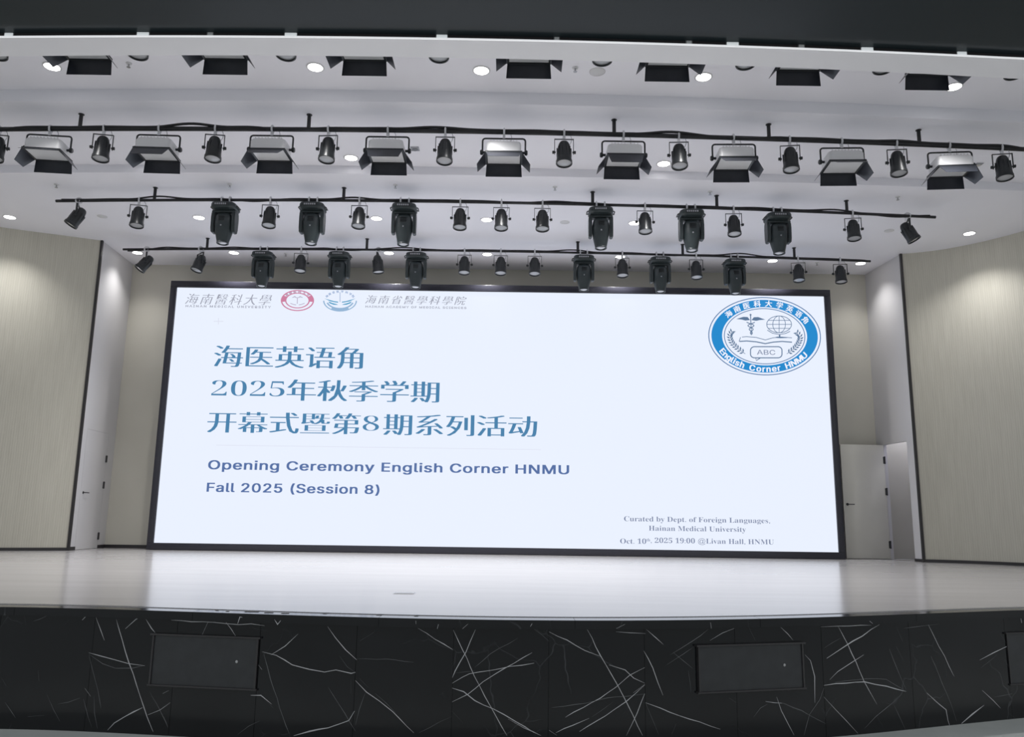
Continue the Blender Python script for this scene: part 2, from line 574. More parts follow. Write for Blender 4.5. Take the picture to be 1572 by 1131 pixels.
VD = [  # crop at (1172,880), 0.2545 px per unit
    (2, 2.4, [(382, 512), (470, 455), (540, 405), (600, 375), (650, 335), (700, 308)]), (2, 1.6, [(450, 318), (510, 430), (580, 590), (640, 710), (685, 790)]),
    (2, 2.2, [(365, 675), (440, 662), (610, 655), (740, 678), (862, 712)]), (1, 1.5, [(430, 655), (620, 635), (740, 638), (860, 708)]),
    (2, 1.5, [(400, 640), (450, 590), (530, 540), (605, 490)]), (1, 1.5, [(365, 690), (340, 760), (280, 850), (245, 975)]), (2, 1.6, [(250, 490), (285, 525), (310, 620), (310, 780)]),
    (2, 1.6, [(365, 745), (430, 815), (500, 890), (570, 965)]), (2, 1.6, [(80, 745), (110, 830), (185, 975)]), (1, 1.7, [(20, 772), (120, 785), (230, 825), (375, 905)]),
    (1, 1.4, [(610, 935), (680, 860), (800, 762)]), (1, 1.3, [(760, 455), (800, 560), (860, 700)]), (1, 1.2, [(800, 320), (840, 410)]), (1, 1.2, [(800, 440), (845, 525)]),
    (2, 1.4, [(995, 310), (1060, 440), (1150, 620)]), (1, 1.4, [(1010, 500), (1080, 660), (1130, 790), (1165, 890)]), (2, 2.0, [(985, 720), (1050, 780), (1100, 825), (1130, 938)]),
    (2, 2.6, [(1195, 905), (1260, 845), (1330, 795)]), (2, 1.8, [(1305, 522), (1390, 480), (1485, 432)]), (2, 1.8, [(1320, 705), (1385, 765), (1430, 812)]),
    (1, 1.1, [(1390, 745), (1500, 725)]), (1, 1.2, [(1310, 570), (1410, 490)]), (1, 1.2, [(1480, 845), (1545, 895)]), (2, 1.8, [(345, 322), (450, 316), (650, 312)]),
    (1, 1.5, [(845, 330), (960, 318), (1060, 305)]), (2, 1.7, [(105, 325), (150, 365), (178, 402)]), (1, 1.2, [(365, 450), (465, 390)]), (1, 1.2, [(785, 790), (860, 950)]), (1, 1.2, [(1425, 360), (1465, 420)])]
for br, nm, mt in ((2, 'bright_vein', 'marble_vein'), (1, 'faint_vein', 'faint_vein')):
    mb = MB()
    for V, ox, sc in ((VA, 0, .2672), (VB, 400, .2672), (VC, 780, .2672), (VD, 1172, .2545)):
        for b_, w_, P in V:
            if b_ == br:
                ribbon_face(mb, [(ox + x * sc, 880 + y * sc) for x, y in P], w_ * 0.62)
    if br == 2:
        for ox, sc, P in ((0, .2672, [(1365, 290), (1378, 252), (1392, 252)]), (0, .2672, [(472, 268), (490, 250)]), (400, .2672, [(80, 265), (98, 294), (116, 270)]),
                          (400, .2672, [(1160, 318), (1192, 290)]), (400, .2672, [(1015, 318), (1022, 292)]), (400, .2672, [(892, 272), (893, 290)]),
                          (780, .2672, [(128, 305), (138, 288)]), (780, .2672, [(622, 316), (672, 292)]), (780, .2672, [(1163, 282), (1168, 315)]),
                          (1172, .2545, [(640, 287), (660, 303)]), (1172, .2545, [(1553, 272), (1558, 298)])):
            ribbon_face(mb, [(ox + x * sc, 880 + y * sc) for x, y in P], 1.5, RECESS + .0012)
    o = part(nm, mb, MT[mt], wf)
    o['kind'] = 'stuff'

# access covers in the marble
ACC = [(231, 395, 972, 1058, 'black rectangular access cover in the left half of the marble stage front'),
       (1070, 1232, 985, 1063, 'black rectangular access cover in the right half of the marble stage front'),
       (1549, 1700, 966, 1050, 'black access cover at the far right end of the marble stage front')]
for x0, x1, y0, y1, lab in ACC:
    xa, xb = facex(x0), facex(x1)
    xm = (xa + xb) / 2
    ym = front(xm) + RECESS
    zt = face_pt((x0 + x1) / 2, y0 + 2).z
    zb = face_pt((x0 + x1) / 2, y1 - 2).z
    ang = math.atan2(front(xb) - front(xa), xb - xa)
    hw = (xb - xa) / 2 / math.cos(ang)
    # the chord of a curved face: sit just proud of it
    t = thing('access_cover', lab, 'panel', (xm, ym + .014, (zt + zb) / 2), ang, 'access covers in the stage front')
    hh = (zt - zb) / 2
    part('cover_plate', MB().box((-hw + .012, -0.022, -hh + .012), (hw - .012, 0.012, hh - .012)), MT['access'], t)
    part('ledge', MB().box((-hw - .014, -0.040, hh - .012), (hw + .014, 0.012, hh), bev=.003), MT['dark_trim'], t)
    part('ledge', MB().box((-hw - .010, -0.034, -hh), (hw + .010, 0.012, -hh + .012), bev=.003), MT['dark_trim'], t)
    part('side_rail', MB().box((hw - .012, -0.030, -hh + .012), (hw, 0.012, hh - .012)), MT['dark_trim'], t)
    part('side_rail', MB().box((-hw, -0.030, -hh + .012), (-hw + .012, 0.012, hh - .012)), MT['dark_trim'], t)
    part('latch', MB().lathe([(.009, 0), (.009, .005), (.004, .006)], 10, Matrix.Translation((hw * 0.62, -0.022, hh * .05)) @ Matrix.Rotation(PI / 2, 4, 'X')), MT['chrome'], t)

# dark scuffs worn into the front edge of the stage floor
fl = bpy.data.objects['floor']
for x0, x1, py in ((331, 336, 936.5), (347, 352, 938), (376, 398, 938.6), (406, 420, 940), (432, 444, 941), (496, 502, 941.5), (578, 586, 943.6), (636, 642, 945.2)):
    a, b = at_z(x0, py, 0), at_z(x1, py, 0)
    part('scuff_mark', MB().box((a.x, a.y - .012, 0), (b.x, a.y + .012, .0012)), MT['cable'], fl)

# floor socket lid
p = at_z(621, 910.5, 0)
t = thing('floor_socket', 'thin grey floor socket lid flush in the middle of the stage floor', 'socket', (p.x, p.y, 0))
part('lid', MB().box((-.075, -.05, 0), (.075, .05, .004), bev=.0015), MT['chrome'], t)
part('rim', MB().box((-.088, -.062, 0), (.088, .062, .002)), MT['edge_metal'], t)

# ------------------------------------------------------------------ ceiling: three levels stepping up towards the hall
Z2, Z1, Z0 = 5.48, 5.60, 5.755
r2 = line_fit([(0, 265.5), (200, 264.5), (400, 265.5), (790, 268.5), (1172, 280), (1308, 284), (1572, 292)], Z2, 2)
r1 = line_fit([(0, 155), (390, 156), (780, 159.5), (1180, 170), (1460, 184)], Z1, 2)
CXS = [-13 + i * 0.5 for i in range(53)]
mb = MB()
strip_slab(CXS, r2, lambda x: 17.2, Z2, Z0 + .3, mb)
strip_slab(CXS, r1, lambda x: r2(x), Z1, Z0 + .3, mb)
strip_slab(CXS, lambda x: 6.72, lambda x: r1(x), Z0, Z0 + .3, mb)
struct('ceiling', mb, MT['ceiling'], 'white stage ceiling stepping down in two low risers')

# proscenium beam: dark glossy soffit, dark trim strip, bright edge strip, pale fascia
YB = 6.75
zl = at_y(786, 61, YB).z
lipc = line_fit([(0, 58), (390, 58.5), (780, 62), (1000, 67.5), (1172, 75), (1400, 84), (1572, 91)], zl, 2)
zt = at_y(786, 52.5, YB).z
beamc = line_fit([(0, 86), (390, 86.5), (800, 90), (1000, 95), (1200, 104.5), (1330, 109), (1540, 120)], zl, 2)
BXS = [-12 + i * 0.5 for i in range(49)]
struct('beam', strip_slab(BXS, lambda x: lipc(x), lambda x: beamc(x), zl, zl + .0135), MT['fascia'], 'pale underside of the ceiling beam behind the bright edge strip')
bpy.data.objects['beam'].name = 'trim_1'
bpy.data.objects['trim_1']['category'] = 'beam'
o = struct('trim_2', strip_slab(BXS, lambda x: lipc(x) - .010, lambda x: lipc(x), zl, zl + 0.014), MT['lip_glow'], 'thin bright white strip along the ceiling edge')
o = struct('trim_3', strip_slab(BXS, lambda x: lipc(x) + 0.012, lambda x: lipc(x) + 0.10, zl + 0.014, zt + 0.04), MT['dark_trim'], 'dark grey strip between white edge strip and glossy soffit')
o = struct('hall_ceiling', strip_slab(BXS, lambda x: 4.9, lambda x: lipc(x) + 0.10, zt, zt + 0.15), MT['soffit'], 'dark glossy hall ceiling above the stage opening')
o['category'] = 'ceiling'
for k, (px, s) in enumerate([(3, .7), (215, 1), (320, .45), (445, 1), (678, .9), (855, .4), (1060, .45), (1128, 1), (1236, .45), (1340, 1), (1492, .8)]):
    x = at_y(px, 56, YB).x
    y = lipc(x) + 0.012
    sz = 0.055 * s
    t = thing('strip_lamp_glint', ['small bright lamp', 'tiny painted glint'][s < .6] + ' in the dark strip above the pale beam, %s from left' % ORD[k], 'lamp', (x, y, (zl + .014 + zt) / 2), 0, 'small lamps in the dark ceiling strip')
    h = (zt - zl - .010) / 2 * .8
    part('lens', MB().box((-sz, -.012, -h), (sz, 0.0, h), bev=.004), MT['trim_lamp' if s >= .6 else 'trim_glint'], t)
    part('bezel', MB().box((-sz - .008, -.006, -h - .003), (sz + .008, .0, h + .003)), MT['chrome'], t)


# ------------------------------------------------------------------ walls
BY = 15.5
LB, LFt = Vector((-7.53, BY)), Vector((-7.45, 14.12))
RB, RFt = Vector((6.96, BY)), Vector((7.06, 14.25))
struct('wall_back', MB().box((-9, BY, -.1), (9, BY + .2, Z2 + .02)), MT['back_wall'], 'pale beige back wall behind the big screen')


def wall_frame(P0, P1):
    """matrix with x along the wall from P0 to P1 and y out of the room"""
    d = (P1 - P0).normalized()
    return d


def wall_boxes(P0, P1, side, boxes, thick=.18):
    """boxes (s0,s1,z0,z1) on a wall running from P0 to P1; side=+1 grows to the right-hand room outside (+x)"""
    d = (P1 - P0).normalized()
    n = Vector((-d.y, d.x))
    if n.x * side < 0:
        n = -n
    mb = MB()
    for b in boxes:
        s0, s1, z0, z1 = b[:4]
        t0, t1 = (b[4], b[5]) if len(b) > 4 else (0, thick)
        vs = []
        for z in (z0, z1):
            for s, t in ((s0, t0), (s1, t0), (s1, t1), (s0, t1)):
                q = P0 + d * s + n * t
                vs.append((q.x, q.y, z))
        mb.add(vs, [(0, 3, 2, 1), (4, 5, 6, 7), (0, 1, 5, 4), (1, 2, 6, 5), (2, 3, 7, 6), (3, 0, 4, 7)])
    return mb


DH = 2.09
LLEN, RLEN = (LFt - LB).length, (RFt - RB).length
ld0, ld1 = 0.30, 1.19        # left door from the back corner
rd0, rd1 = 0.25, 1.03
struct('wall_left', wall_boxes(LB, LFt, -1, [(0, ld0, 0, Z2), (ld1, LLEN, 0, Z2), (ld0, ld1, DH, Z2)]), MT['white_wall'], 'short white side wall at the left of the stage, with closed flush door')
struct('wall_right', wall_boxes(RB, RFt, 1, [(0, rd0, 0, Z2), (rd1, RLEN, 0, Z2), (rd0, rd1, DH, Z2)], .06), MT['white_wall'], 'short white side wall at the right of the stage, with open doorway')

# left door, closed and flush
d1 = thing('door_1', 'closed flush white door in the left side wall', 'door', (0, 0, 0))
d1['kind'] = 'structure'
part('door_leaf', wall_boxes(LB, LFt, -1, [(ld0 + .003, ld1 - .005, .006, DH - .002, 0.001, .05)]), MT['white_wall'], d1)
dl = (LFt - LB).normalized()
nl = Vector((dl.y, -dl.x))
if nl.x < 0:
    nl = -nl


def on_left(s, z, out=0.0):
    q = LB + dl * s + nl * out
    return Vector((q.x, q.y, z))


angl = math.atan2(dl.y, dl.x)
h = part('door_handle', MB().tube([(0, 0, 0), (0, .05, 0), (-.01, .055, 0), (-.11, .055, 0)], .009, 8).lathe([(.025, 0), (.025, .008)], 16, Matrix.Rotation(-PI / 2, 4, 'X')), MT['hinge'], d1, on_left(ld1 - .10, .98, -.004), (0, 0, angl))
for z in (1.62, 1.14, .22):
    part('hinge', MB().tube([(0, 0, -.065), (0, 0, .065)], .012, 8).box((-.03, -.004, -.06), (.03, .006, .06)), MT['hinge'], d1, on_left(ld0 + .01, z, .006), (0, 0, angl))

# right door, standing open against the back wall
dr = (RFt - RB).normalized()
hq = RB + dr * (rd0 + .012) + Vector((-.012, 0))
leaf_w = 0.83
d2 = thing('door_2', 'beige door standing open against the back wall at the right', 'door', (hq.x, hq.y, 0), R(2.5))
d2['kind'] = 'structure'
part('door_leaf', MB().box((-leaf_w, -.022, .008), (-.006, .022, DH - .008), bev=.002), MT['door_leaf'], d2)
part('door_handle', MB().tube([(0, 0, 0), (0, -.05, 0), (.01, -.055, 0), (.11, -.055, 0)], .009, 8).lathe([(.025, 0), (.025, .008)], 16, Matrix.Rotation(PI / 2, 4, 'X')), MT['hinge'], d2, (-leaf_w + .07, -.022, .98))
for z in (1.80, 1.22, .26):
    part('hinge', MB().tube([(0, -.028, -.07), (0, -.028, .07)], .014, 8).box((-.03, -.027, -.065), (.006, -.018, .065)), MT['hinge'], d2, (0, 0, z))
# the corridor behind the right doorway
mbc = MB()
mbc.box((8.2, 14.42, -.05), (8.3, 16.5, 3.4)).box((7.2, 16.4, -.05), (8.2, 16.5, 3.4)).box((7.28, 14.36, -.05), (8.3, 14.42, 3.4)).box((7.2, 14.36, 3.4), (8.3, 16.5, 3.5))
struct('wall_corridor', mbc, MT['corridor'], 'grey corridor wall seen through the open doorway')
ld = bpy.data.lights.new('corridor_fill_light', 'POINT')  # unseen fill light, added to brighten what shows through the doorway
ld.energy = 42
ld.color = (.93, .95, 1)
ld.shadow_soft_size = .15
lo = bpy.data.objects.new('corridor_fill_light', ld)
COL.objects.link(lo)
lo.location = (7.6, 15.0, 3.25)
q = at_z(1379, 852.5, 0)
t = thing('door_stop', 'small black door stop on the floor inside the right doorway', 'door stop', (q.x, q.y, 0))
part('block', MB().box((-.035, -.03, 0), (.035, .03, .06), bev=.008), MT['cable'], t)
part('base_plate', MB().box((-.05, -.045, 0), (.05, .045, .008)), MT['hinge'], t)

# big cloth-covered panels left and right of the opening
LP = [(-7.45, 14.10), (-8.03, 13.84), (-8.48, 13.65), (-8.93, 13.44), (-9.5, 13.1), (-10.1, 12.5), (-10.6, 11.6), (-11.0, 10.2), (-11.3, 8.4), (-11.4, 6.9)]
RP = [(7.06, 14.22), (7.40, 14.10), (7.74, 13.90), (8.10, 13.56), (8.36, 13.22), (8.56, 12.90), (9.0, 12.2), (9.6, 11.2), (10.1, 10.0), (10.5, 8.5), (10.7, 6.9)]


def smooth_poly(P, n=6):
    out = []
    Q = [Vector(p) for p in P]
    for i in range(len(Q) - 1):
        p0, p1, p2, p3 = Q[max(i - 1, 0)], Q[i], Q[i + 1], Q[min(i + 2, len(Q) - 1)]
        for k in range(n):
            t = k / n
            out.append(0.5 * ((2 * p1) + (p2 - p0) * t + (2 * p0 - 5 * p1 + 4 * p2 - p3) * t * t + (3 * p1 - p0 - 3 * p2 + p3) * t ** 3))
    out.append(Q[-1])
    return out


def curtain_wall(P, z0, z1, thick, side, out=0.0):
    """a wall following the plan points; thickness grows outwards"""
    Q = smooth_poly(P)
    mb = MB()
    vs, fs = [], []
    for i, p in enumerate(Q):
        t = (Q[min(i + 1, len(Q) - 1)] - Q[max(i - 1, 0)]).normalized()
        n = Vector((-t.y, t.x))
        if n.y < 0 and i < 3:
            pass
        # outward normal: away from the stage centre
        c = p - Vector((0, 9.5))
        if n.dot(c) < 0:
            n = -n
        a, b = p - n * out, p + n * thick
        vs += [(a.x, a.y, z0), (b.x, b.y, z0), (b.x, b.y, z1), (a.x, a.y, z1)]
    for i in range(len(Q) - 1):
        a, b = i * 4, i * 4 + 4
        for j in range(4):
            fs.append((a + j, a + (j + 1) % 4, b + (j + 1) % 4, b + j))
    fs += [(0, 1, 2, 3), tuple((len(Q) - 1) * 4 + j for j in (3, 2, 1, 0))]
    mb.add(vs, fs)
    return mb, Q


for nm, P, side, lab in (('wall_left_front', LP, -1, 'large cream pleated cloth wall panel at the left'), ('wall_right_front', RP, 1, 'large cream pleated cloth wall panel at the right')):
    mb, Q = curtain_wall(P, 0.05, Z0 + .02, .12, side)
    o = struct(nm, mb, MT['fabric'], lab)
    me = o.data
    uvl = me.uv_layers.new(name='UVMap')
    dist = [0]
    for i in range(1, len(Q)):
        dist.append(dist[-1] + (Q[i] - Q[i - 1]).length)
    for lp in me.loops:
        vi = lp.vertex_index
        uvl.data[lp.index].uv = (dist[vi // 4], me.vertices[vi].co.z)
    o['category'] = 'wall'
    mb, Q = curtain_wall(P, 0.0, 0.05, .10, side, 0.012)
    o = struct('baseboard_left' if side < 0 else 'baseboard_right', mb, MT['dark_trim'], 'dark skirting under the cream cloth panel at the %s' % ('left' if side < 0 else 'right'))
for nm, P, lab in (('trim_5', LP[0], 'dark upright corner bead at the end of the left cloth panel'), ('trim_6', RP[0], 'dark upright corner bead at the end of the right cloth panel')):
    o = struct(nm, MB().box((P[0] - .019, P[1] - .028, 0), (P[0] + .019, P[1] + .015, Z2)), MT['dark_trim'], lab)
mbb = wall_boxes(LB, LFt, -1, [(0, ld0, 0, .06, -.012, 0), (ld1, LLEN, 0, .06, -.012, 0)])
mbb.box((LB.x, BY - .012, 0), (-6.45, BY, .06))
o = struct('baseboard_back', mbb, MT['dark_trim'], 'dark skirting along the back wall left of the screen')
q0 = RB + dr * rd1
o = struct('baseboard_side', wall_boxes(RB, RFt, 1, [(rd1, RLEN, 0, .05, -.012, 0)]), MT['dark_trim'], 'short dark skirting beside the right doorway')

# ------------------------------------------------------------------ LED wall
YS = 14.85
FX0, FX1, FZ1 = -6.46, 5.985, 4.965
FB = 0.115
sx0, sx1, sz0, sz1 = FX0 + FB, FX1 - FB, .125, FZ1 - .125
screen = thing('led_screen', 'huge white LED wall showing the opening ceremony slide, in a dark frame', 'screen', ((FX0 + FX1) / 2, YS, 0))
so = Vector(screen.location)


def rel(p):
    return Vector(p) - so


part('display', MB().box(rel((sx0 - .02, YS + .02, sz0 - .02)), rel((sx1 + .02, YS + .06, sz1 + .02))), glow('slide_white', (234, 241, 255)), screen)
fr = [((FX0, YS - .02, FZ1 - .125), (FX1, YS + .10, FZ1)), ((FX0, YS - .02, 0.004), (FX1, YS + .10, .125)),
      ((FX0, YS - .02, .125), (FX0 + FB, YS + .10, FZ1 - .125)), ((FX1 - FB, YS - .02, .125), (FX1, YS + .10, FZ1 - .125))]
for a, b in fr:
    part('frame_rail', MB().box(rel(a), rel(b), bev=.006), MT['frame'], screen)
part('cabinet', MB().box(rel((FX0 + .03, YS + .10, 0.004)), rel((FX1 - .03, BY - .01, FZ1 - .03))), MT['dark_trim'], screen)

SOFF = 0.012


def S(px, py, off=SOFF):
    p = at_y(px, py, YS + off)
    return p - so


FONT = None
try:
    import os
    FONT = bpy.data.fonts.load(os.path.join(bpy.utils.system_resource('DATAFILES'), 'fonts', 'Inter.woff2'))
except Exception:
    FONT = None


def text_mesh(s, offset=0.0, shear=0.0, spacing=1.0):
    cu = bpy.data.curves.new('t', 'FONT')
    if FONT and s.isascii():
        cu.font = FONT
    cu.body = s
    cu.offset = offset
    cu.shear = shear
    cu.space_character = spacing
    cu.resolution_u = 3
    o = bpy.data.objects.new('t', cu)
    COL.objects.link(o)
    bpy.context.view_layer.update()
    dg = bpy.context.evaluated_depsgraph_get()
    ev = o.evaluated_get(dg)
    me = ev.to_mesh()
    vs = [Vector(v.co) for v in me.vertices]
    fs = [list(p.vertices) for p in me.polygons]
    ev.to_mesh_clear()
    bpy.data.objects.remove(o)
    bpy.data.curves.remove(cu)
    return vs, fs


def put_text(mb, s, x0, x1, yc, h, offset=0.0, shear=0.0, spacing=1.0, smear=(0,), ref=None):
    """set a line of writing on the screen: image columns x0..x1, middle row yc, height h (of the glyphs of ref)"""
    vs, fs = text_mesh(s, offset, shear, spacing)
    X0, X1 = min(v.x for v in vs), max(v.x for v in vs)
    if ref:
        rv, _ = text_mesh(ref, offset)
    else:
        rv = vs
    Y0, Y1 = min(v.y for v in rv), max(v.y for v in rv)
    xm = (x0 + x1) / 2
    A, B = S(x0, yc), S(x1, yc)
    T, Bo = S(xm, yc - h / 2), S(xm, yc + h / 2)
    kx, kz = (B.x - A.x) / (X1 - X0), (T.z - Bo.z) / (Y1 - Y0)
    for i, dx in enumerate(smear):
        dx, dy = dx if isinstance(dx, tuple) else (dx, 0)
        mb.add([(A.x + (v.x - X0 + dx) * kx, A.y - .0004 * i, Bo.z + (v.y - Y0 + dy) * kz) for v in vs], fs)


def islands(vs, fs):
    par = list(range(len(vs)))

    def find(a):
        while par[a] != a:
            par[a] = par[par[a]]
            a = par[a]
        return a
    for f in fs:
        for b in f[1:]:
            par[find(f[0])] = find(b)
    G = {}
    for k, f in enumerate(fs):
        G.setdefault(find(f[0]), []).append(k)
    return list(G.values())


def split_line(parent, piece, material, rows, by='word'):
    """each word (or character) of a line of writing as an object of its own"""
    for r in rows:
        mb = MB()
        put_text(mb, *r[:5], **(r[5] if len(r) > 5 else {}))
        I = []
        for g in islands(mb.v, mb.f):
            X = [mb.v[i].x for k in g for i in mb.f[k]]
            I.append((min(X), max(X), g))
        I.sort(key=lambda t: t[0])
        x0, x1 = I[0][0], max(t[1] for t in I)
        n = len(r[0])
        groups = []
        if by == 'word':
            cur, end = [], None
            gap = (x1 - x0) / n * 0.42
            for a, b, g in I:
                if end is not None and a - end > gap:
                    groups.append(cur)
                    cur = []
                cur = cur + g
                end = b if end is None or len(cur) == len(g) else max(end, b)
            groups.append(cur)
        else:
            D = {}
            for a, b, g in I:
                D.setdefault(min(n - 1, max(0, int(((a + b) / 2 - x0) / (x1 - x0) * n))), []).extend(g)
            groups = list(D.values())
        for g in groups:
            q = MB()
            mp = {}
            for k in g:
                for i_ in mb.f[k]:
                    if i_ not in mp:
                        mp[i_] = len(q.v)
                        q.v.append(mb.v[i_])
                q.f.append([mp[i_] for i_ in mb.f[k]])
                q.sm.append(False)
            part(piece, q, material, parent)


def line_root(name):
    o = bpy.data.objects.new(name, None)
    COL.objects.link(o)
    o.parent = screen
    return o


def text_part(name, rows, rgb, parent=None, label=None):
    mb = MB()
    for r in rows:
        put_text(mb, *r[:5], **(r[5] if len(r) > 5 else {}))
    o = part(name, mb, glow(name + '_colour', rgb), parent or screen)
    o['kind'] = 'stuff'
    return o


SONG = dict(offset=-.015, smear=(-.036, -.022, -.008, .008, .022, .036))
tb = glow('title_blue', (74, 130, 172))
sb = glow('subtitle_blue', (86, 112, 164))
o = line_root('title_lettering')
split_line(o, 'character', tb, [('海医英语角', 330, 556, 548, 33, SONG), ('𝟐𝟎𝟐𝟓', 325, 437, 596, 23.5, dict(offset=-.018)), ('年秋季学期', 442, 673, 600, 32.5, SONG),
                                ('开幕式暨第', 320, 552, 649, 32, SONG), ('𝟖', 557, 582, 649.5, 23, dict(offset=-.018)), ('期系列活动', 590, 823, 653, 32, SONG)], 'character')
BOLD = dict(spacing=1.06, ref='H', smear=((-.02, -.008), (.02, -.008), (.02, .008), (-.02, .008), (0, 0)))
o = line_root('subtitle_lettering')
split_line(o, 'word', sb, [('Opening Ceremony English Corner HNMU', 320, 873, 717, 13.5, BOLD), ('Fall 2025 (Session 8)', 318, 582, 749.5, 13.5, BOLD)])


def mb_serif(s):
    out = ''
    for c in s:
        if 'A' <= c <= 'Z':
            out += chr(0x1D400 + ord(c) - 65)
        elif 'a' <= c <= 'z':
            out += chr(0x1D41A + ord(c) - 97)
        elif '0' <= c <= '9':
            out += chr(0x1D7CE + ord(c) - 48)
        else:
            out += c
    return out


HB = mb_serif('H')
text_part('credit_lettering', [(mb_serif('Curated by Dept. of Foreign Languages,'), 958, 1182, 797.5, 7.5, dict(offset=-.006, ref=HB)),
                               (mb_serif('Hainan Medical University'), 996, 1145, 811.5, 7.5, dict(offset=-.006, ref=HB)),
                               (mb_serif('Oct. 10'), 952, 992, 830.5, 7.5, dict(offset=-.006, ref=HB)),
                               (mb_serif('th'), 992.5, 998, 828.5, 4.5, dict(offset=-.006)),
                               (mb_serif(', 2025 19:00 @Livan Hall, HNMU'), 999, 1188, 830.5, 7.5, dict(offset=-.006, ref=HB))], (126, 136, 164))
text_part('university_lettering', [('海南醫科大學', 285, 417, 459.5, 16, dict(offset=-.014, shear=.28, smear=(-.02, 0, .02), spacing=1.25)),
                                   ('HAINAN MEDICAL UNIVERSITY', 285, 416, 470.5, 3.6, dict(offset=.02, spacing=1.3))], (158, 161, 176))
text_part('academy_lettering', [('海南省醫學科學院', 561, 716, 460.5, 13, dict(offset=-.012, shear=.28, smear=(-.02, 0, .02), spacing=1.3)),
                                ('HAINAN ACADEMY OF MEDICAL SCIENCES', 561, 716, 471.5, 3.4, dict(offset=.02, spacing=1.2))], (158, 161, 176))


def strip(mb, pts, wpx, closed=False, off=SOFF):
    """a drawn line on the slide along image points"""
    n = len(pts)
    vs, fs = [], []
    for i, (x, y) in enumerate(pts):
        if closed:
            a, b = pts[i - 1], pts[(i + 1) % n]
        else:
            a, b = pts[max(i - 1, 0)], pts[min(i + 1, n - 1)]
        tx, ty = b[0] - a[0], b[1] - a[1]
        L = math.hypot(tx, ty) or 1
        nx, ny = -ty / L, tx / L
        h = (wpx[i] if isinstance(wpx, (list, tuple)) else wpx) / 2
        vs += [S(x + nx * h, y + ny * h, off), S(x - nx * h, y - ny * h, off)]
    for i in range(n if closed else n - 1):
        a, b = 2 * i, 2 * ((i + 1) % n)
        fs.append((a, a + 1, b + 1, b))
    mb.add(vs, fs)


def poly(mb, pts, off=SOFF):
    mb.add([S(x, y, off) for x, y in pts], [tuple(range(len(pts)))])


def ell(cx, cy, rx, ry, a0=0, a1=360, n=64, rot=0.0):
    out = []
    for i in range(n + (0 if a1 - a0 >= 360 else 1)):
        a = R(a0 + (a1 - a0) * i / n)
        x, y = rx * math.cos(a), -ry * math.sin(a)
        c, s = math.cos(rot), math.sin(rot)
        out.append((cx + x * c - y * s, cy + x * s + y * c))
    return out


def band(mb, cx, cy, o, i, a0=0, a1=360, n=72, off=SOFF, rot=0.0):
    A, B = ell(cx, cy, o[0], o[1], a0, a1, n, rot), ell(cx, cy, i[0], i[1], a0, a1, n, rot)
    k = len(A)
    vs = [S(*p, off) for p in A] + [S(*p, off) for p in B]
    cl = a1 - a0 >= 360
    mb.add(vs, [(j, (j + 1) % k, k + (j + 1) % k, k + j) for j in range(k if cl else k - 1)])


def arc_text(mb, s, cx, cy, rx, ry, a0, a1, h, wid, flip=False, off=.009, offset=0.0, rot=0.0, smear=((0, 0),)):
    """writing along an ellipse; angles in degrees, one glyph after another by its width"""
    G = []
    for c in s:
        if c == ' ':
            G.append((None, .32))
            continue
        vs, fs = text_mesh(c, offset)
        x0, x1 = min(v.x for v in vs), max(v.x for v in vs)
        G.append(((vs, fs, (x0 + x1) / 2), (x1 - x0) + .09))
    tot = sum(g[1] for g in G)
    cap, _ = text_mesh('H' if s[0] < 'z' else s[0], 0)
    cm = (min(v.y for v in cap) + max(v.y for v in cap)) / 2
    ch = max(v.y for v in cap) - min(v.y for v in cap)
    u = 0
    for g, wd in G:
        a = R(a0 + (a1 - a0) * (u + wd / 2) / tot)
        u += wd
        if g is None:
            continue
        x, y = rx * math.cos(a), -ry * math.sin(a)
        tx, ty = -rx * math.sin(a), -ry * math.cos(a)
        if not flip:
            tx, ty = -tx, -ty
        L = math.hypot(tx, ty)
        tx, ty = tx / L, ty / L
        ux, uy = ty, -tx
        vs, fs, xm = g
        k = h / ch
        for qx, qy in smear:
            out = []
            for v in vs:
                dx, dy = (v.x + qx - xm) * k * wid, (v.y + qy - cm) * k
                ex, ey = x + tx * dx + ux * dy, y + ty * dx + uy * dy
                out.append(S(cx + ex * math.cos(rot) - ey * math.sin(rot), cy + ex * math.sin(rot) + ey * math.cos(rot), off))
            mb.add(out, fs)


# round club emblem at the upper right of the slide
EM = bpy.data.objects.new('club_emblem', None)
COL.objects.link(EM)
EM.parent = screen
RO = R(2.2)
ec, er = (1173.8, 516.0), (86.5, 60.0)


def esc(kx):
    return (er[0] * kx, er[1] * kx)


mb = MB()
band(mb, *ec, (er[0], er[1]), (er[0] - 1.5, er[1] - 1.4), rot=RO)
band(mb, *ec, (er[0] * .722, er[1] * .715), (er[0] * .722 - 1.3, er[1] * .715 - 1.2), rot=RO)
part('outline', mb, glow('emblem_outline', (92, 126, 170)), EM)
mb = MB()
band(mb, *ec, (er[0] * .945, er[1] * .93), (er[0] * .755, er[1] * .745), rot=RO)
part('ring', mb, glow('emblem_blue', (36, 138, 206)), EM)
SM = ((-.03, -.012), (.03, -.012), (.03, .012), (-.03, .012), (0, 0))
mb = MB()
arc_text(mb, '海南医科大学英语角', *ec, er[0] * .85, er[1] * .838, 147, 27, 9.5, 1.05, rot=RO, smear=SM)
arc_text(mb, 'English Corner HNMU', *ec, er[0] * .85, er[1] * .838, 207, 331, 8.6, 1.10, flip=True, rot=RO, smear=SM)
part('ring_lettering', mb, glow('emblem_white', (240, 244, 255)), EM)['kind'] = 'stuff'


def ex(x, y):
    return (1060 + x * .1463, 440 + y * .1463)


mb = MB()
E_ = lambda P: [ex(*p) for p in P]
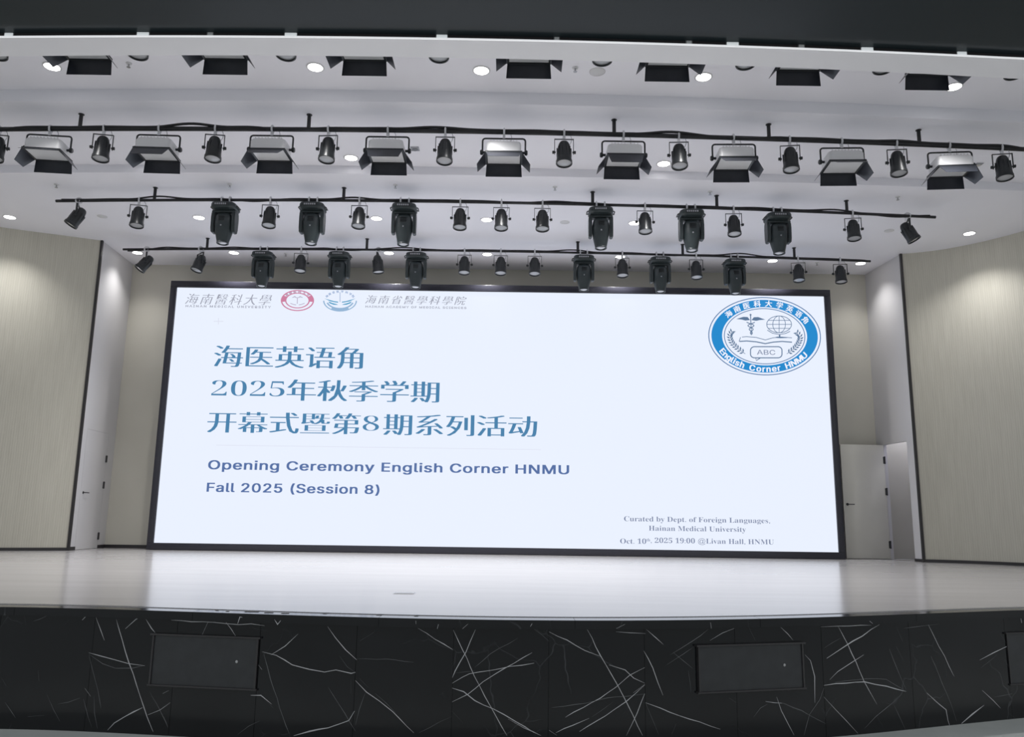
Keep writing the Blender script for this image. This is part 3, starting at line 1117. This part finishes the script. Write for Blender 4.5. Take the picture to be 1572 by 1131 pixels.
# winged staff
strip(mb, E_([(630, 290), (640, 510)]), [1.6, .7])
poly(mb, E_([(618, 295), (630, 282), (643, 295), (630, 308)]))
poly(mb, E_([(625, 350), (600, 318), (555, 316), (480, 338), (540, 345), (575, 355)]))
poly(mb, E_([(640, 350), (665, 320), (710, 318), (785, 345), (725, 350), (690, 358)]))
for sg in (-1, 1):
    P = []
    for k in range(40):
        t = k / 39
        P.append((632 + 8 * t + sg * 42 * (1 - t * .85) * math.cos(t * 3.3 * PI), 370 + 130 * t))
    strip(mb, E_(P), 1.3)
# globe on its stand
gx, gy = 930, 395
strip(mb, [ex(gx + a, gy + b) for a, b in [(130 * math.cos(2 * PI * k / 48), 88 * math.sin(2 * PI * k / 48)) for k in range(48)]], 1.0, True)
strip(mb, [ex(gx + a, gy + b) for a, b in [(66 * math.cos(2 * PI * k / 48), 88 * math.sin(2 * PI * k / 48)) for k in range(48)]], .9, True)
strip(mb, E_([(gx, gy - 88), (gx, gy + 88)]), .9)
for dy in (-42, 0, 42):
    hw = 130 * math.sqrt(1 - (dy / 88) ** 2)
    strip(mb, E_([(gx - hw, gy + dy), (gx + hw, gy + dy)]), .9)
strip(mb, E_([(805, 455), (860, 488), (935, 502), (1000, 490), (1045, 468)]), 1.0)
strip(mb, E_([(935, 500), (935, 525)]), 2.2)
poly(mb, E_([(870, 535), (910, 524), (960, 524), (1020, 537), (945, 540)]))
# open book
for dy, wd in ((0, 1.0), (46, 1.6)):
    strip(mb, E_([(515 + (25 if dy == 0 else 0), 528 + dy), (590, 524 + dy * .98), (690, 532 + dy), (785, 558 + dy * .85), (870, 535 + dy), (960, 528 + dy), (1065, 536 + dy)]), wd)
strip(mb, E_([(525, 530), (510, 575)]), 1.0)
# laurel branches
for sg, P in ((-1, [(575, 705), (500, 650), (440, 590), (415, 520), (440, 465)]), (1, [(1010, 705), (1080, 655), (1130, 595), (1150, 530), (1110, 475)])):
    strip(mb, E_(P), .8)
    Q = smooth_poly([Vector(p) for p in P], 3)
    for i in range(1, len(Q) - 1):
        t = (Q[i + 1] - Q[i - 1]).normalized()
        n = Vector((-t.y, t.x))
        for side in (-1, 1):
            b = Q[i]
            tip = b + t * 30 + n * side * 34
            mid = b + t * 22 + n * side * 12
            mid2 = b + t * 8 + n * side * 22
            poly(mb, [ex(*b), ex(*mid), ex(*tip), ex(*mid2)])
# speech bubble
bub = []
for cx_, cy_, a0 in ((920, 665, 0), (920, 712, 270), (670, 712, 180), (670, 665, 90)):
    pass
corners = [((672, 667), 180), ((918, 667), 270), ((918, 708), 0), ((672, 708), 90)]
for (cx_, cy_), a0 in corners:
    for k in range(7):
        a = R(a0 + 90 * k / 6)
        bub.append((cx_ + 42 * math.cos(a), cy_ + 38 * math.sin(a)))
i0 = max(range(len(bub)), key=lambda i: (bub[i][1] > 740, -bub[i][0]))
bub2 = bub[:-1] + [(735, 746), (690, 775), (690, 746)] + bub[-1:]
strip(mb, [ex(*p) for p in bub], 1.5, True)
strip(mb, E_([(735, 746), (690, 775), (686, 744)]), 1.3)
part('emblem_drawing', mb, glow('emblem_slate', (92, 118, 150)), EM)
mb = MB()
put_text(mb, 'ABC', ex(697, 0)[0], ex(890, 0)[0], ex(0, 688)[1], 7.6, offset=.004)
part('emblem_lettering', mb, glow('emblem_grey', (130, 140, 165)), EM)

# small red and blue round emblems in the header
RE = bpy.data.objects.new('red_emblem', None)
COL.objects.link(RE)
RE.parent = screen
c = (456.6, 461.2)
mb = MB()
band(mb, *c, (25.5, 16.2), (23.4, 14.6))
band(mb, *c, (19, 12), (17, 10.6))
band(mb, *c, (23.4, 14.6), (19, 12), -8, 30)
band(mb, *c, (23.4, 14.6), (19, 12), 150, 188)
part('ring', mb, glow('emblem_red', (205, 128, 160)), RE)
mb = MB()
arc_text(mb, '海南医科大学', *c, 21.2, 13.3, 150, 30, 3.6, 1.2, smear=SM)
part('ring_lettering', mb, glow('emblem_plum', (170, 110, 145)), RE)['kind'] = 'stuff'
mb = MB()
for sg in (-1, 1):
    strip(mb, [(c[0] + sg * x, c[1] + y) for x, y in ((1, -4), (4, -6), (8, -4.5))], [1, 1.8, .8])
    strip(mb, [(c[0] + sg * x, c[1] + y) for x, y in ((2, 6.8), (6, 6), (11, 4.2))], 1.1)
strip(mb, [(c[0], c[1] - 5), (c[0] - .3, c[1] + 5)], 1.2)
part('emblem_drawing', mb, glow('emblem_mauve', (186, 178, 200)), RE)
BE = bpy.data.objects.new('blue_emblem', None)
COL.objects.link(BE)
BE.parent = screen
c = (522, 461.5)
mb = MB()
band(mb, *c, (26, 16.6), (24, 15.2), 180, 360)
band(mb, *c, (21.5, 13), (18.8, 11), 195, 345)
band(mb, *c, (24, 15.2), (21.5, 13), 235, 305)
part('ring', mb, glow('emblem_pale_blue', (150, 182, 214)), BE)
mb = MB()
arc_text(mb, '海南省医学科学院', *c, 23, 14.2, 160, 20, 3.6, 1.1, smear=SM)
strip(mb, [(c[0], c[1] - 13), (c[0], c[1] + 2)], .9)
part('ring_lettering', mb, glow('emblem_steel_blue', (140, 165, 205)), BE)['kind'] = 'stuff'
mb = MB()
for sg in (-1, 1):
    poly(mb, [(c[0] + sg * x, c[1] + y) for x, y in ((24, -3.5), (17, -1.5), (9, .6), (3, 1.4), (3, 3), (8, 2.4), (15, .9))])
    poly(mb, [(c[0] + sg * x, c[1] + y) for x, y in ((18, 1), (12, 3.4), (5, 5.2), (3, 6.4), (10, 6.2), (16, 4))])
part('wings', mb, glow('emblem_wing_blue', (82, 160, 200)), BE)
mb = MB()
strip(mb, [(332, 683), (830, 690)], .8)
strip(mb, [(328, 493), (343, 493.2)], 1.2)
strip(mb, [(335.5, 488), (335.2, 498)], 1.2)
part('divider_line', mb, glow('slide_faint_line', (222, 226, 240)), screen)

# ------------------------------------------------------------------ fixtures: shared meshes
MESH = {}


def shared(key, fn, material):
    if key not in MESH:
        MESH[key] = fn().mesh(key, MT[material])
    return MESH[key]


def clamp_mb(x=0.0, drop=.075):
    mb = MB()
    P = [(x, .043 * math.sin(a), .043 * math.cos(a) + 0.0) for a in [R(-150 + 300 * k / 12) for k in range(13)]]
    mb2 = MB().tube(P, .013, 6)
    mb.add(mb2.v, mb2.f, True)
    mb.box((x - .017, -.014, -drop), (x + .017, .014, -.036))
    mb.tube([(x, 0, -.035), (x, -.05, -.035)], .008, 6)
    return mb


# origin of every fixture is the centre of the pipe it hangs from
def can_yoke():
    wy, top, piv = .118, -.078, -.262
    mb = MB()
    mb.box((-wy - .004, -.014, top - .005), (wy + .004, .014, top), bev=.002)
    for s in (-1, 1):
        mb.box((s * wy - .0035, -.014, piv - .02), (s * wy + .0035, .014, top), bev=.0015)
    return mb


def can_knob(s):
    Mx = Matrix.Translation((s * .105, 0, -.255)) @ Matrix.Rotation(s * PI / 2, 4, 'Y')
    return MB().lathe([(.012, 0), (.012, .018), (.020, .019), (.020, .040), (.013, .043)], 12, Mx)


def can_body():
    return MB().lathe([(.014, .156), (.036, .152), (.054, .139), (.068, .114), (.078, .07), (.085, .02), (.091, -.05), (.096, -.125), (.102, -.128), (.103, -.165), (.092, -.167), (.0915, -.144)], 28, cap1=False)


def can_lens():
    return MB().lathe([(.0985, -.146), (.080, -.152), (.04, -.156), (.012, -.157)], 28, cap0=True)


def can_fins():
    mb = MB()
    for k in range(10):
        a = 2 * PI * k / 10
        Mx = Matrix.Rotation(a, 4, 'Z')
        mb.box((.070, -.002, -.07), (.094, .002, .06), M=Mx)
    return mb


def safety(L=.16):
    P = []
    for k in range(13):
        t = k / 12
        P.append((.02 + .075 * math.sin(t * PI), .015, -.01 - (.09 + .10 * t) * t * .9 + .02 * math.sin(t * 2 * PI)))
    return MB().tube(P, .0035, 5)


def make_can(loc, rz, tilt, label, group):
    t = thing('can_spotlight', label, 'spotlight', loc, rz, group)
    link('clamp', shared('can_clamp', lambda: clamp_mb(0, .080), 'silver'), t)
    link('yoke', shared('can_yoke', can_yoke, 'black_metal'), t)
    b = link('body', shared('can_body', can_body, 'black_metal'), t, (0, 0, -.255), (tilt + R(-5), 0, 0))
    link('lens', shared('can_lens', can_lens, 'glass'), b)
    link('cooling_fins', shared('can_fins', can_fins, 'black_metal'), b)
    for s in (-1, 1):
        link('knob', shared('can_knob%d' % s, lambda: can_knob(s), 'black_metal'), t)
    link('safety_cable', shared('can_safety', safety, 'steel_rope'), t)
    return t


# moving heads
def mh_base():
    prof = [((.160, .160, 4), -.082), ((.176, .174, 4), -.090), ((.184, .180, 4), -.115), ((.184, .180, 4), -.150), ((.165, .162, 4), -.175), ((.10, .10, 2.5), -.190)]
    return MB().lathe(prof, 32)


def mh_panel():
    mb = MB()
    mb.box((-.115, -.188, -.150), (.10, -.178, -.108), bev=.002)
    return mb


def mh_print():
    mb = MB()
    for k in range(6):
        x = -.095 + k * .030
        mb.box((x, -.191, -.142), (x + .021, -.187, -.118))
    return mb


def mh_yoke():
    mb = MB()
    mb.box((-.178, -.075, -.222), (.178, .075, -.186), bev=.012)
    return mb


def mh_arm(s):
    mb = MB()
    a, b = (.130, .180) if s > 0 else (-.180, -.130)
    P = [(-.075, -.21), (.075, -.21), (.088, -.30), (.082, -.46), (.060, -.525), (-.060, -.525), (-.082, -.46), (-.088, -.30)]
    vs = [(a, y, z) for y, z in P] + [(b, y, z) for y, z in P]
    n = len(P)
    fs = [tuple(range(n - 1, -1, -1)), tuple(range(n, 2 * n))] + [(i, (i + 1) % n, n + (i + 1) % n, n + i) for i in range(n)]
    bm = bmesh.new()
    vv = [bm.verts.new(v) for v in vs]
    for f in fs:
        bm.faces.new([vv[i] for i in f])
    bmesh.ops.recalc_face_normals(bm, faces=bm.faces[:])
    bmesh.ops.bevel(bm, geom=bm.edges[:], offset=.010, segments=2, affect='EDGES')
    bm.verts.index_update()
    mb.add([v.co.copy() for v in bm.verts], [[v.index for v in f.verts] for f in bm.faces])
    bm.free()
    return mb


def mh_head():
    prof = [((.06, .055, 2.5), .160), ((.095, .095, 2.8), .150), ((.114, .118, 3), .120), ((.124, .130, 3), .06), ((.125, .132, 3), -.03), ((.120, .126, 2.8), -.10), ((.106, .112, 2.4), -.18), ((.093, .096, 2.1), -.245),
            ((.085, .086, 2), -.282), ((.088, .088, 2), -.285), ((.088, .088, 2), -.302), ((.074, .074, 2), -.304), ((.072, .072, 2), -.285)]
    return MB().lathe(prof, 36, cap1=False)


def mh_lens():
    return MB().lathe([(.074, -.282), (.062, -.292), (.04, -.300), (.012, -.303)], 28)


def mh_badge():
    return MB().lathe([(.012, 0), (.011, .005)], 14, Matrix.Translation((0, -.1295, -.06)) @ Matrix.Rotation(PI / 2, 4, 'X'))


def mh_grille():
    mb = MB()
    for k in range(5):
        mb.box((-.045, -.137, .015 + k * .016), (.045, -.127, .022 + k * .016))
    return mb


def mh_handle(s):
    return MB().tube([(s * .17, -.06, -.125), (s * .195, -.06, -.128), (s * .205, -.05, -.135), (s * .205, .05, -.135), (s * .195, .06, -.128), (s * .17, .06, -.125)], .009, 8)


def make_head(loc, rz, tilt, label, group):
    t = thing('moving_head_light', label, 'stage light', loc, rz, group)
    for s in (-1, 1):
        link('clamp', shared('mh_clamp%d' % s, lambda: clamp_mb(s * .062, .068), 'silver'), t)
    b = link('base', shared('mh_base', mh_base, 'head_black'), t)
    link('control_panel', shared('mh_panel', mh_panel, 'black_metal'), b)
    link('panel_print', shared('mh_print', mh_print, 'print'), b)
    for s in (-1, 1):
        link('carry_handle', shared('mh_handle%d' % s, lambda: mh_handle(s), 'black_metal'), b)
    y = link('yoke', shared('mh_yoke', mh_yoke, 'head_black'), t)
    for s in (-1, 1):
        link('yoke_arm', shared('mh_arm%d' % s, lambda: mh_arm(s), 'head_black'), y)
    h = link('head', shared('mh_head', mh_head, 'head_black'), t, (0, 0, -.390), (tilt, 0, 0))
    link('lens', shared('mh_lens', mh_lens, 'dark_glass'), h)
    link('badge', shared('mh_badge', mh_badge, 'print'), h)
    link('grille', shared('mh_grille', mh_grille, 'black_metal'), h)
    return t


# flat flood lights with barn doors
FLW, FLD = .215, .175          # half width, half depth of the panel


def fl_yoke():
    P = []
    wy, top, piv, r = .268, -.088, -.275, .035
    P.append((-wy, 0, piv))
    for k in range(5):
        a = R(180 - 90 * k / 4)
        P.append((-wy + r + r * math.cos(a), 0, top - r + r * math.sin(a)))
    for k in range(5):
        a = R(90 - 90 * k / 4)
        P.append((wy - r + r * math.cos(a), 0, top - r + r * math.sin(a)))
    P.append((wy, 0, piv))
    return MB().tube(P, .011, 8)


def fl_knob(s):
    Mx = Matrix.Translation((s * .225, 0, -.275)) @ Matrix.Rotation(s * PI / 2, 4, 'Y')
    return MB().lathe([(.016, 0), (.016, .034), (.030, .035), (.034, .06), (.024, .072)], 12, Mx)


def fl_housing():
    prof = [((FLW * .90, FLD * .80, 7), .125), ((FLW * .97, FLD * .90, 8), .112), ((FLW, FLD * .97, 10), .085), ((FLW, FLD, 10), -.028)]
    return MB().lathe(prof, 40)


def fl_fins():
    mb = MB()
    for k in range(9):
        x = -.16 + k * .04
        mb.box((x - .003, -FLD * .78, .120), (x + .003, FLD * .78, .142))
    return mb


def fl_bezel():
    mb = MB()
    w_, d_, t_ = FLW + .012, FLD + .012, .026
    mb.box((-w_, -d_, -.042), (w_, -d_ + t_, -.022)).box((-w_, d_ - t_, -.042), (w_, d_, -.022))
    mb.box((-w_, -d_ + t_, -.042), (-w_ + t_, d_ - t_, -.022)).box((w_ - t_, -d_ + t_, -.042), (w_, d_ - t_, -.022))
    return mb


def fl_diff():
    return MB().box((-FLW + .014, -FLD + .014, -.036), (FLW - .014, FLD - .014, -.026))


def fl_flap(w0, w1, L, ang):
    """hinged along local x at the origin, pointing out along -y before it is turned down by ang"""
    mb = MB()
    Mx = Matrix.Rotation(ang, 4, 'X')
    vs = [(-w0, 0, -.0015), (w0, 0, -.0015), (w1, -L, -.0015), (-w1, -L, -.0015), (-w0, 0, .0015), (w0, 0, .0015), (w1, -L, .0015), (-w1, -L, .0015)]
    mb.add(vs, [(0, 3, 2, 1), (4, 5, 6, 7), (0, 1, 5, 4), (1, 2, 6, 5), (2, 3, 7, 6), (3, 0, 4, 7)], M=Mx)
    m2 = MB().tube([(-w0 * .9, 0, 0), (w0 * .9, 0, 0)], .006, 6)
    mb.add(m2.v, m2.f, True)
    return mb


def make_flood(loc, rz, tilt, label, group, near=R(4), far=R(88), side=R(52)):
    t = thing('flood_light', label, 'stage light', loc, rz, group)
    link('clamp', shared('fl_clamp', lambda: clamp_mb(0, .090), 'silver'), t)
    link('yoke', shared('fl_yoke', fl_yoke, 'black_metal'), t)
    for s in (-1, 1):
        link('knob', shared('fl_knob%d' % s, lambda: fl_knob(s), 'black_metal'), t)
    h = link('housing', shared('fl_housing', fl_housing, 'housing'), t, (0, 0, -.312), (tilt, 0, 0))
    link('cooling_fins', shared('fl_fins', fl_fins, 'housing'), h)
    link('bezel', shared('fl_bezel', fl_bezel, 'black_metal'), h)
    link('diffuser', shared('fl_diff', fl_diff, 'diffuser'), h)
    e, zz = .012, -.040
    link('barn_door', shared('fl_near%.2f' % near, lambda: fl_flap(FLW + .005, FLW - .03, .17, near), 'flap'), h, (0, -FLD - e, zz))
    link('barn_door', shared('fl_far%.2f' % far, lambda: fl_flap(FLW + .005, FLW + .015, .160, far), 'flap'), h, (0, FLD + e, zz), (0, 0, PI))
    link('barn_door', shared('fl_side%.2f' % side, lambda: fl_flap(FLD + .005, FLD - .06, .165, side), 'flap'), h, (-FLW - e, 0, zz), (0, 0, -PI / 2))
    link('barn_door', shared('fl_side%.2f' % side, None, 'flap'), h, (FLW + e, 0, zz), (0, 0, PI / 2))
    link('safety_cable', shared('fl_safety', safety, 'steel_rope'), t)
    return t


# ------------------------------------------------------------------ light bars
BARS = {}


def make_bar(key, pts, z, x0px, x1px, hang_px, zc, label, name='light_bar', rad=.029):
    f = line_fit(pts, z, 2)

    def locate(px, py):
        p = at_z(px, py, z)
        return Vector((p.x, f(p.x), z))
    yy = np.interp([x0px, x1px], [p[0] for p in pts], [p[1] for p in pts])
    a, b = locate(x0px, yy[0]), locate(x1px, yy[1])
    t = thing(name, label, 'light bar', ((a.x + b.x) / 2, f((a.x + b.x) / 2), z), 0, 'black lighting bars under the stage ceiling')
    o = Vector(t.location)
    n = 48
    P = [Vector((a.x + (b.x - a.x) * k / n, f(a.x + (b.x - a.x) * k / n), z)) - o for k in range(n + 1)]
    part('pipe', MB().tube(P, rad, 10), MT['pipe'], t)
    # supply cable lashed along the pipe with slack bumps
    Pc = []
    m_ = int((b.x - a.x) / .07)
    ph = random.uniform(0, 6)
    for k in range(m_ + 1):
        x = a.x + .1 + (b.x - a.x - .2) * k / m_
        bump = max(0, math.sin(x * 3.1 + ph) * math.sin(x * 1.13 + ph * 2)) ** 2 * .045
        dn = max(0, math.sin(x * 2.3 + ph * 3) * math.sin(x * .9 + ph)) ** 2 * .05
        Pc.append(Vector((x, f(x) - rad * .9 - .006 * math.sin(x * 7), z + .012 + bump - dn)) - o)
    part('supply_cable', MB().tube(Pc, rad * .58, 6), MT['cable'], t)
    for px in hang_px:
        py = np.interp(px, [p[0] for p in pts], [p[1] for p in pts])
        q = locate(px, py) - o
        h = part('hanger', MB().tube([q, q + Vector((0, 0, zc - z))], .024, 8), MT['pipe'], t)
        part('flange', MB().lathe([(.036, zc - z), (.036, zc - z - .006), (.03, zc - z - .008)], 14, Matrix.Translation(q)), MT['pipe'], h)
    BARS[key] = (f, z, pts, locate)
    return t


make_bar('A', [(0, 28), (390, 29), (780, 32.5), (1180, 43), (1572, 60)], 5.56, -60, 1640, (60, 470, 890, 1290), Z0, 'black lighting bar hidden behind the pale ceiling beam, nearest the hall')
make_bar('B', [(0, 198), (390, 199), (600, 200.5), (800, 203), (1000, 207.5), (1180, 213), (1380, 221.5), (1572, 229)], 5.40, -60, 1640, (123, 474, 943, 1181, 1411), Z1, 'long black lighting bar of floodlights and cans reaching both picture edges')
make_bar('C', [(85, 307.7), (460, 308.7), (640, 309.5), (830, 311), (1060, 317.5), (1200, 322.5), (1435, 334)], 5.28, 85, 1435, (238, 528, 910, 1101, 1300), Z2, 'middle black lighting bar, the larger one with six moving heads', rad=.022)
make_bar('D', [(189, 382.7), (460, 382.5), (600, 383.5), (830, 386.5), (1050, 392), (1220, 396.5), (1336, 401)], 5.28, 189, 1336, (318, 563, 887, 1048, 1220), Z2, 'rear black lighting bar close above the big screen', rad=.020)


def on_bar(key, px):
    f, z, pts, locate = BARS[key]
    py = np.interp(px, [p[0] for p in pts], [p[1] for p in pts])
    return locate(px, py)


BN = {'A': 'behind the pale ceiling beam', 'B': 'on the front bar', 'C': 'on the middle bar', 'D': 'on the rear bar'}
# cans: (image column of the clamp, turn, tilt)
CANS = {'A': [(4, 0, 0), (219, 0, 0), (444, 0, 0), (676, 0, 0), (924, 0, 0), (1142, 0, 0), (1350, 0, 0), (1550, 0, 0)],
        'B': [(-1, 8, -4), (161, 10, -2), (332, 6, -2), (505, -4, -4), (684, 0, -5), (866, 0, -4), (1042, -4, -5), (1212, -8, -2), (1375, -8, -2), (1537, -10, -2)],
        'C': [(121, -70, -24), (215, 12, -4), (417, 4, -4), (553, 0, -4), (707, 0, -4), (770, 0, -4), (833, 0, -4), (990, 0, -4), (1126, -4, -4), (1308, -10, -4), (1392, 75, -22)],
        'D': [(226, -65, -30), (309, -45, -14), (463, 6, -4), (581, 90, -2), (713.5, 0, -4), (769, 0, -4), (821, 0, -4), (955, 0, -4), (1068, 0, -4), (1225, -12, -4), (1289, -6, -2)]}
for key, L in CANS.items():
    for i, (px, rz, tl) in enumerate(L):
        extra = ''
        if key == 'C' and i == 0:
            extra = ' tilted sharply to the left'
        if key == 'C' and i == 10:
            extra = ' tilted to the right'
        if key == 'D' and i in (0, 1):
            extra = ' tilted to the left'
        lab = 'black can spotlight%s %s, %s can from left' % (extra, BN[key], ORD[i])
        make_can(on_bar(key, px), R(rz), R(tl), lab, 'black can spotlights ' + BN[key])
FLOODS = {'A': [(131, 0), (342, 0), (558, 0), (813, 0), (1028, 0), (1232, 0), (1432, 0)],
          'B': [(78, 6), (246, 2), (419, 0), (596, 0), (774, 0), (957, 0), (1126, -2), (1291, -3), (1456, -6)]}
NEAR = {'A': [50, 30, 60, 60, 55, 28, 50], 'B': [24, 50, 38, 56, 42, 58, 40, 32, 48]}
for key, L in FLOODS.items():
    for i, (px, rz) in enumerate(L):
        lab = 'flat floodlight with open barn doors %s, %s from the left' % (BN[key], ORD[i])
        make_flood(on_bar(key, px), R(rz), R(random.uniform(-2, 2)), lab, 'barn door floodlights ' + BN[key], near=R(NEAR[key][i]))
HEADS = {'C': [349, 482.5, 622, 922, 1060.5, 1193], 'D': [406, 522.5, 640, 896, 1012.5, 1126.5]}
for key, L in HEADS.items():
    for i, px in enumerate(L):
        lab = '%s black moving head light %s, %s head from left' % ('large' if key == 'C' else 'smaller looking', BN[key], ORD[i])
        make_head(on_bar(key, px), R(random.uniform(-2, 2)), R(-3), lab, 'moving head lights ' + BN[key])

# ------------------------------------------------------------------ ceiling downlights, sprinklers, detectors
DL = [('A', Z0, 'in the ceiling behind the beam', [(80, 102), (484, 103), (739, 108), (1080, 118), (1464, 133)]),
      ('B', Z1, 'in the ceiling behind the front lighting bar', [(219, 240), (539, 242), (776, 246), (1019, 251)]),
      ('C', Z2, 'in the ceiling behind the middle lighting bar', [(15, 333), (305.6, 333.6), (578, 335), (747, 337), (974, 342), (1488, 358)]),
      ('D', Z2, 'in the ceiling row nearest the back wall', [(211, 387.6), (359, 387.5), (597, 388), (748, 390), (952, 394), (1186, 400), (1321, 404)])]
for key, z, where, L in DL:
    for i, (px, py) in enumerate(L):
        p = at_z(px, py, z)
        t = thing('downlight', 'lit round downlight %s, %s from left' % (where, ORD[i]), 'downlight', (p.x, p.y, z), 0, 'lit downlights ' + where)
        link('ring', shared('dl_ring', lambda: MB().lathe([(.105, 0), (.105, -.006), (.094, -.010), (.086, -.008), (.086, 0)], 28, cap0=False, cap1=False), 'white_plastic'), t)
        link('lens', shared('dl_lens', lambda: MB().lathe([(.087, -.002), (.085, -.006)], 28), 'lamp'), t)
        ld = bpy.data.lights.new('downlight_lamp', 'SPOT')
        # the lamps beside the walls are dimmed
        ld.energy = DOWN_W * {'A': 1.35, 'B': 1.3, 'C': 1.1, 'D': .55}[key] * (.42 if (key == 'D' and i in (0, 6)) or (key == 'C' and i in (0, 5)) else 1)
        ld.spot_size = R(112)
        ld.spot_blend = 1.0
        ld.shadow_soft_size = .08
        ld.color = (1, .985, .975)
        lo = bpy.data.objects.new('lamp', ld)
        COL.objects.link(lo)
        lo.parent = t
        lo.location = (0, 0, -.03)
SPR = [(198, 97, Z0), (883, 104, Z0), (87, 283, Z2), (353, 283, Z2), (607, 284, Z2), (852, 287, Z2), (1090, 294, Z2), (1378, 302, Z2), (439, 389, Z2), (1254, 403, Z2)]
for i, (px, py, z) in enumerate(SPR):
    p = at_z(px, py, z)
    where = 'behind the pale beam' if z == Z0 else ('near the back wall' if py > 380 else 'between the front and middle lighting bars')
    t = thing('sprinkler', 'small sprinkler head %s, %s of all from left' % (where, ORD[sorted(range(len(SPR)), key=lambda k: SPR[k][0]).index(i)]), 'sprinkler', (p.x, p.y, z), 0, 'small ceiling sprinklers')
    link('rosette', shared('sp_ros', lambda: MB().lathe([(.036, 0), (.034, -.008), (.012, -.014)], 14), 'white_plastic'), t)
    link('nozzle', shared('sp_noz', lambda: MB().lathe([(.010, -.012), (.008, -.045), (.022, -.048), (.022, -.052)], 12), 'chrome'), t)
SPK = [(637, 228, Z1, .06, 'square grey ceiling detector behind the front lighting bar, beside the fifth can'), (1502, 252, Z1, .05, 'small square ceiling detector behind the front bar, near the right edge')]
for px, py, z, s, lab in SPK:
    p = at_z(px, py, z)
    t = thing('ceiling_detector', lab, 'detector', (p.x, p.y, z))
    part('plate', MB().box((-s, -s, -.010), (s, s, 0), bev=.004), MT['print'], t)
    part('grille', MB().lathe([(s * .7, -.010), (s * .65, -.022)], 16), MT['chrome'], t)
for px, py, z, r_, lab in [(917, 110, Z0, .085, 'round white ceiling speaker behind the pale beam'), (157, 332, Z2, .07, 'flat round ceiling cover behind the middle bar, between its first and second cans'),
                           (867, 341, Z2, .07, 'flat round ceiling cover behind the middle bar, just left of its fourth head'), (1365, 354, Z2, .07, 'flat round ceiling cover behind the middle bar, between its last two cans')]:
    p = at_z(px, py, z)
    t = thing('ceiling_cover', lab, 'cover', (p.x, p.y, z))
    part('disc', MB().lathe([(r_, 0), (r_, -.004), (r_ * .92, -.008)], 24), MT['white_plastic'], t)
    part('rim', MB().lathe([(r_ + .01, 0), (r_ + .008, -.005), (r_, -.006)], 24, cap1=False), MT['white_wall'], t)

bpy.context.view_layer.update()
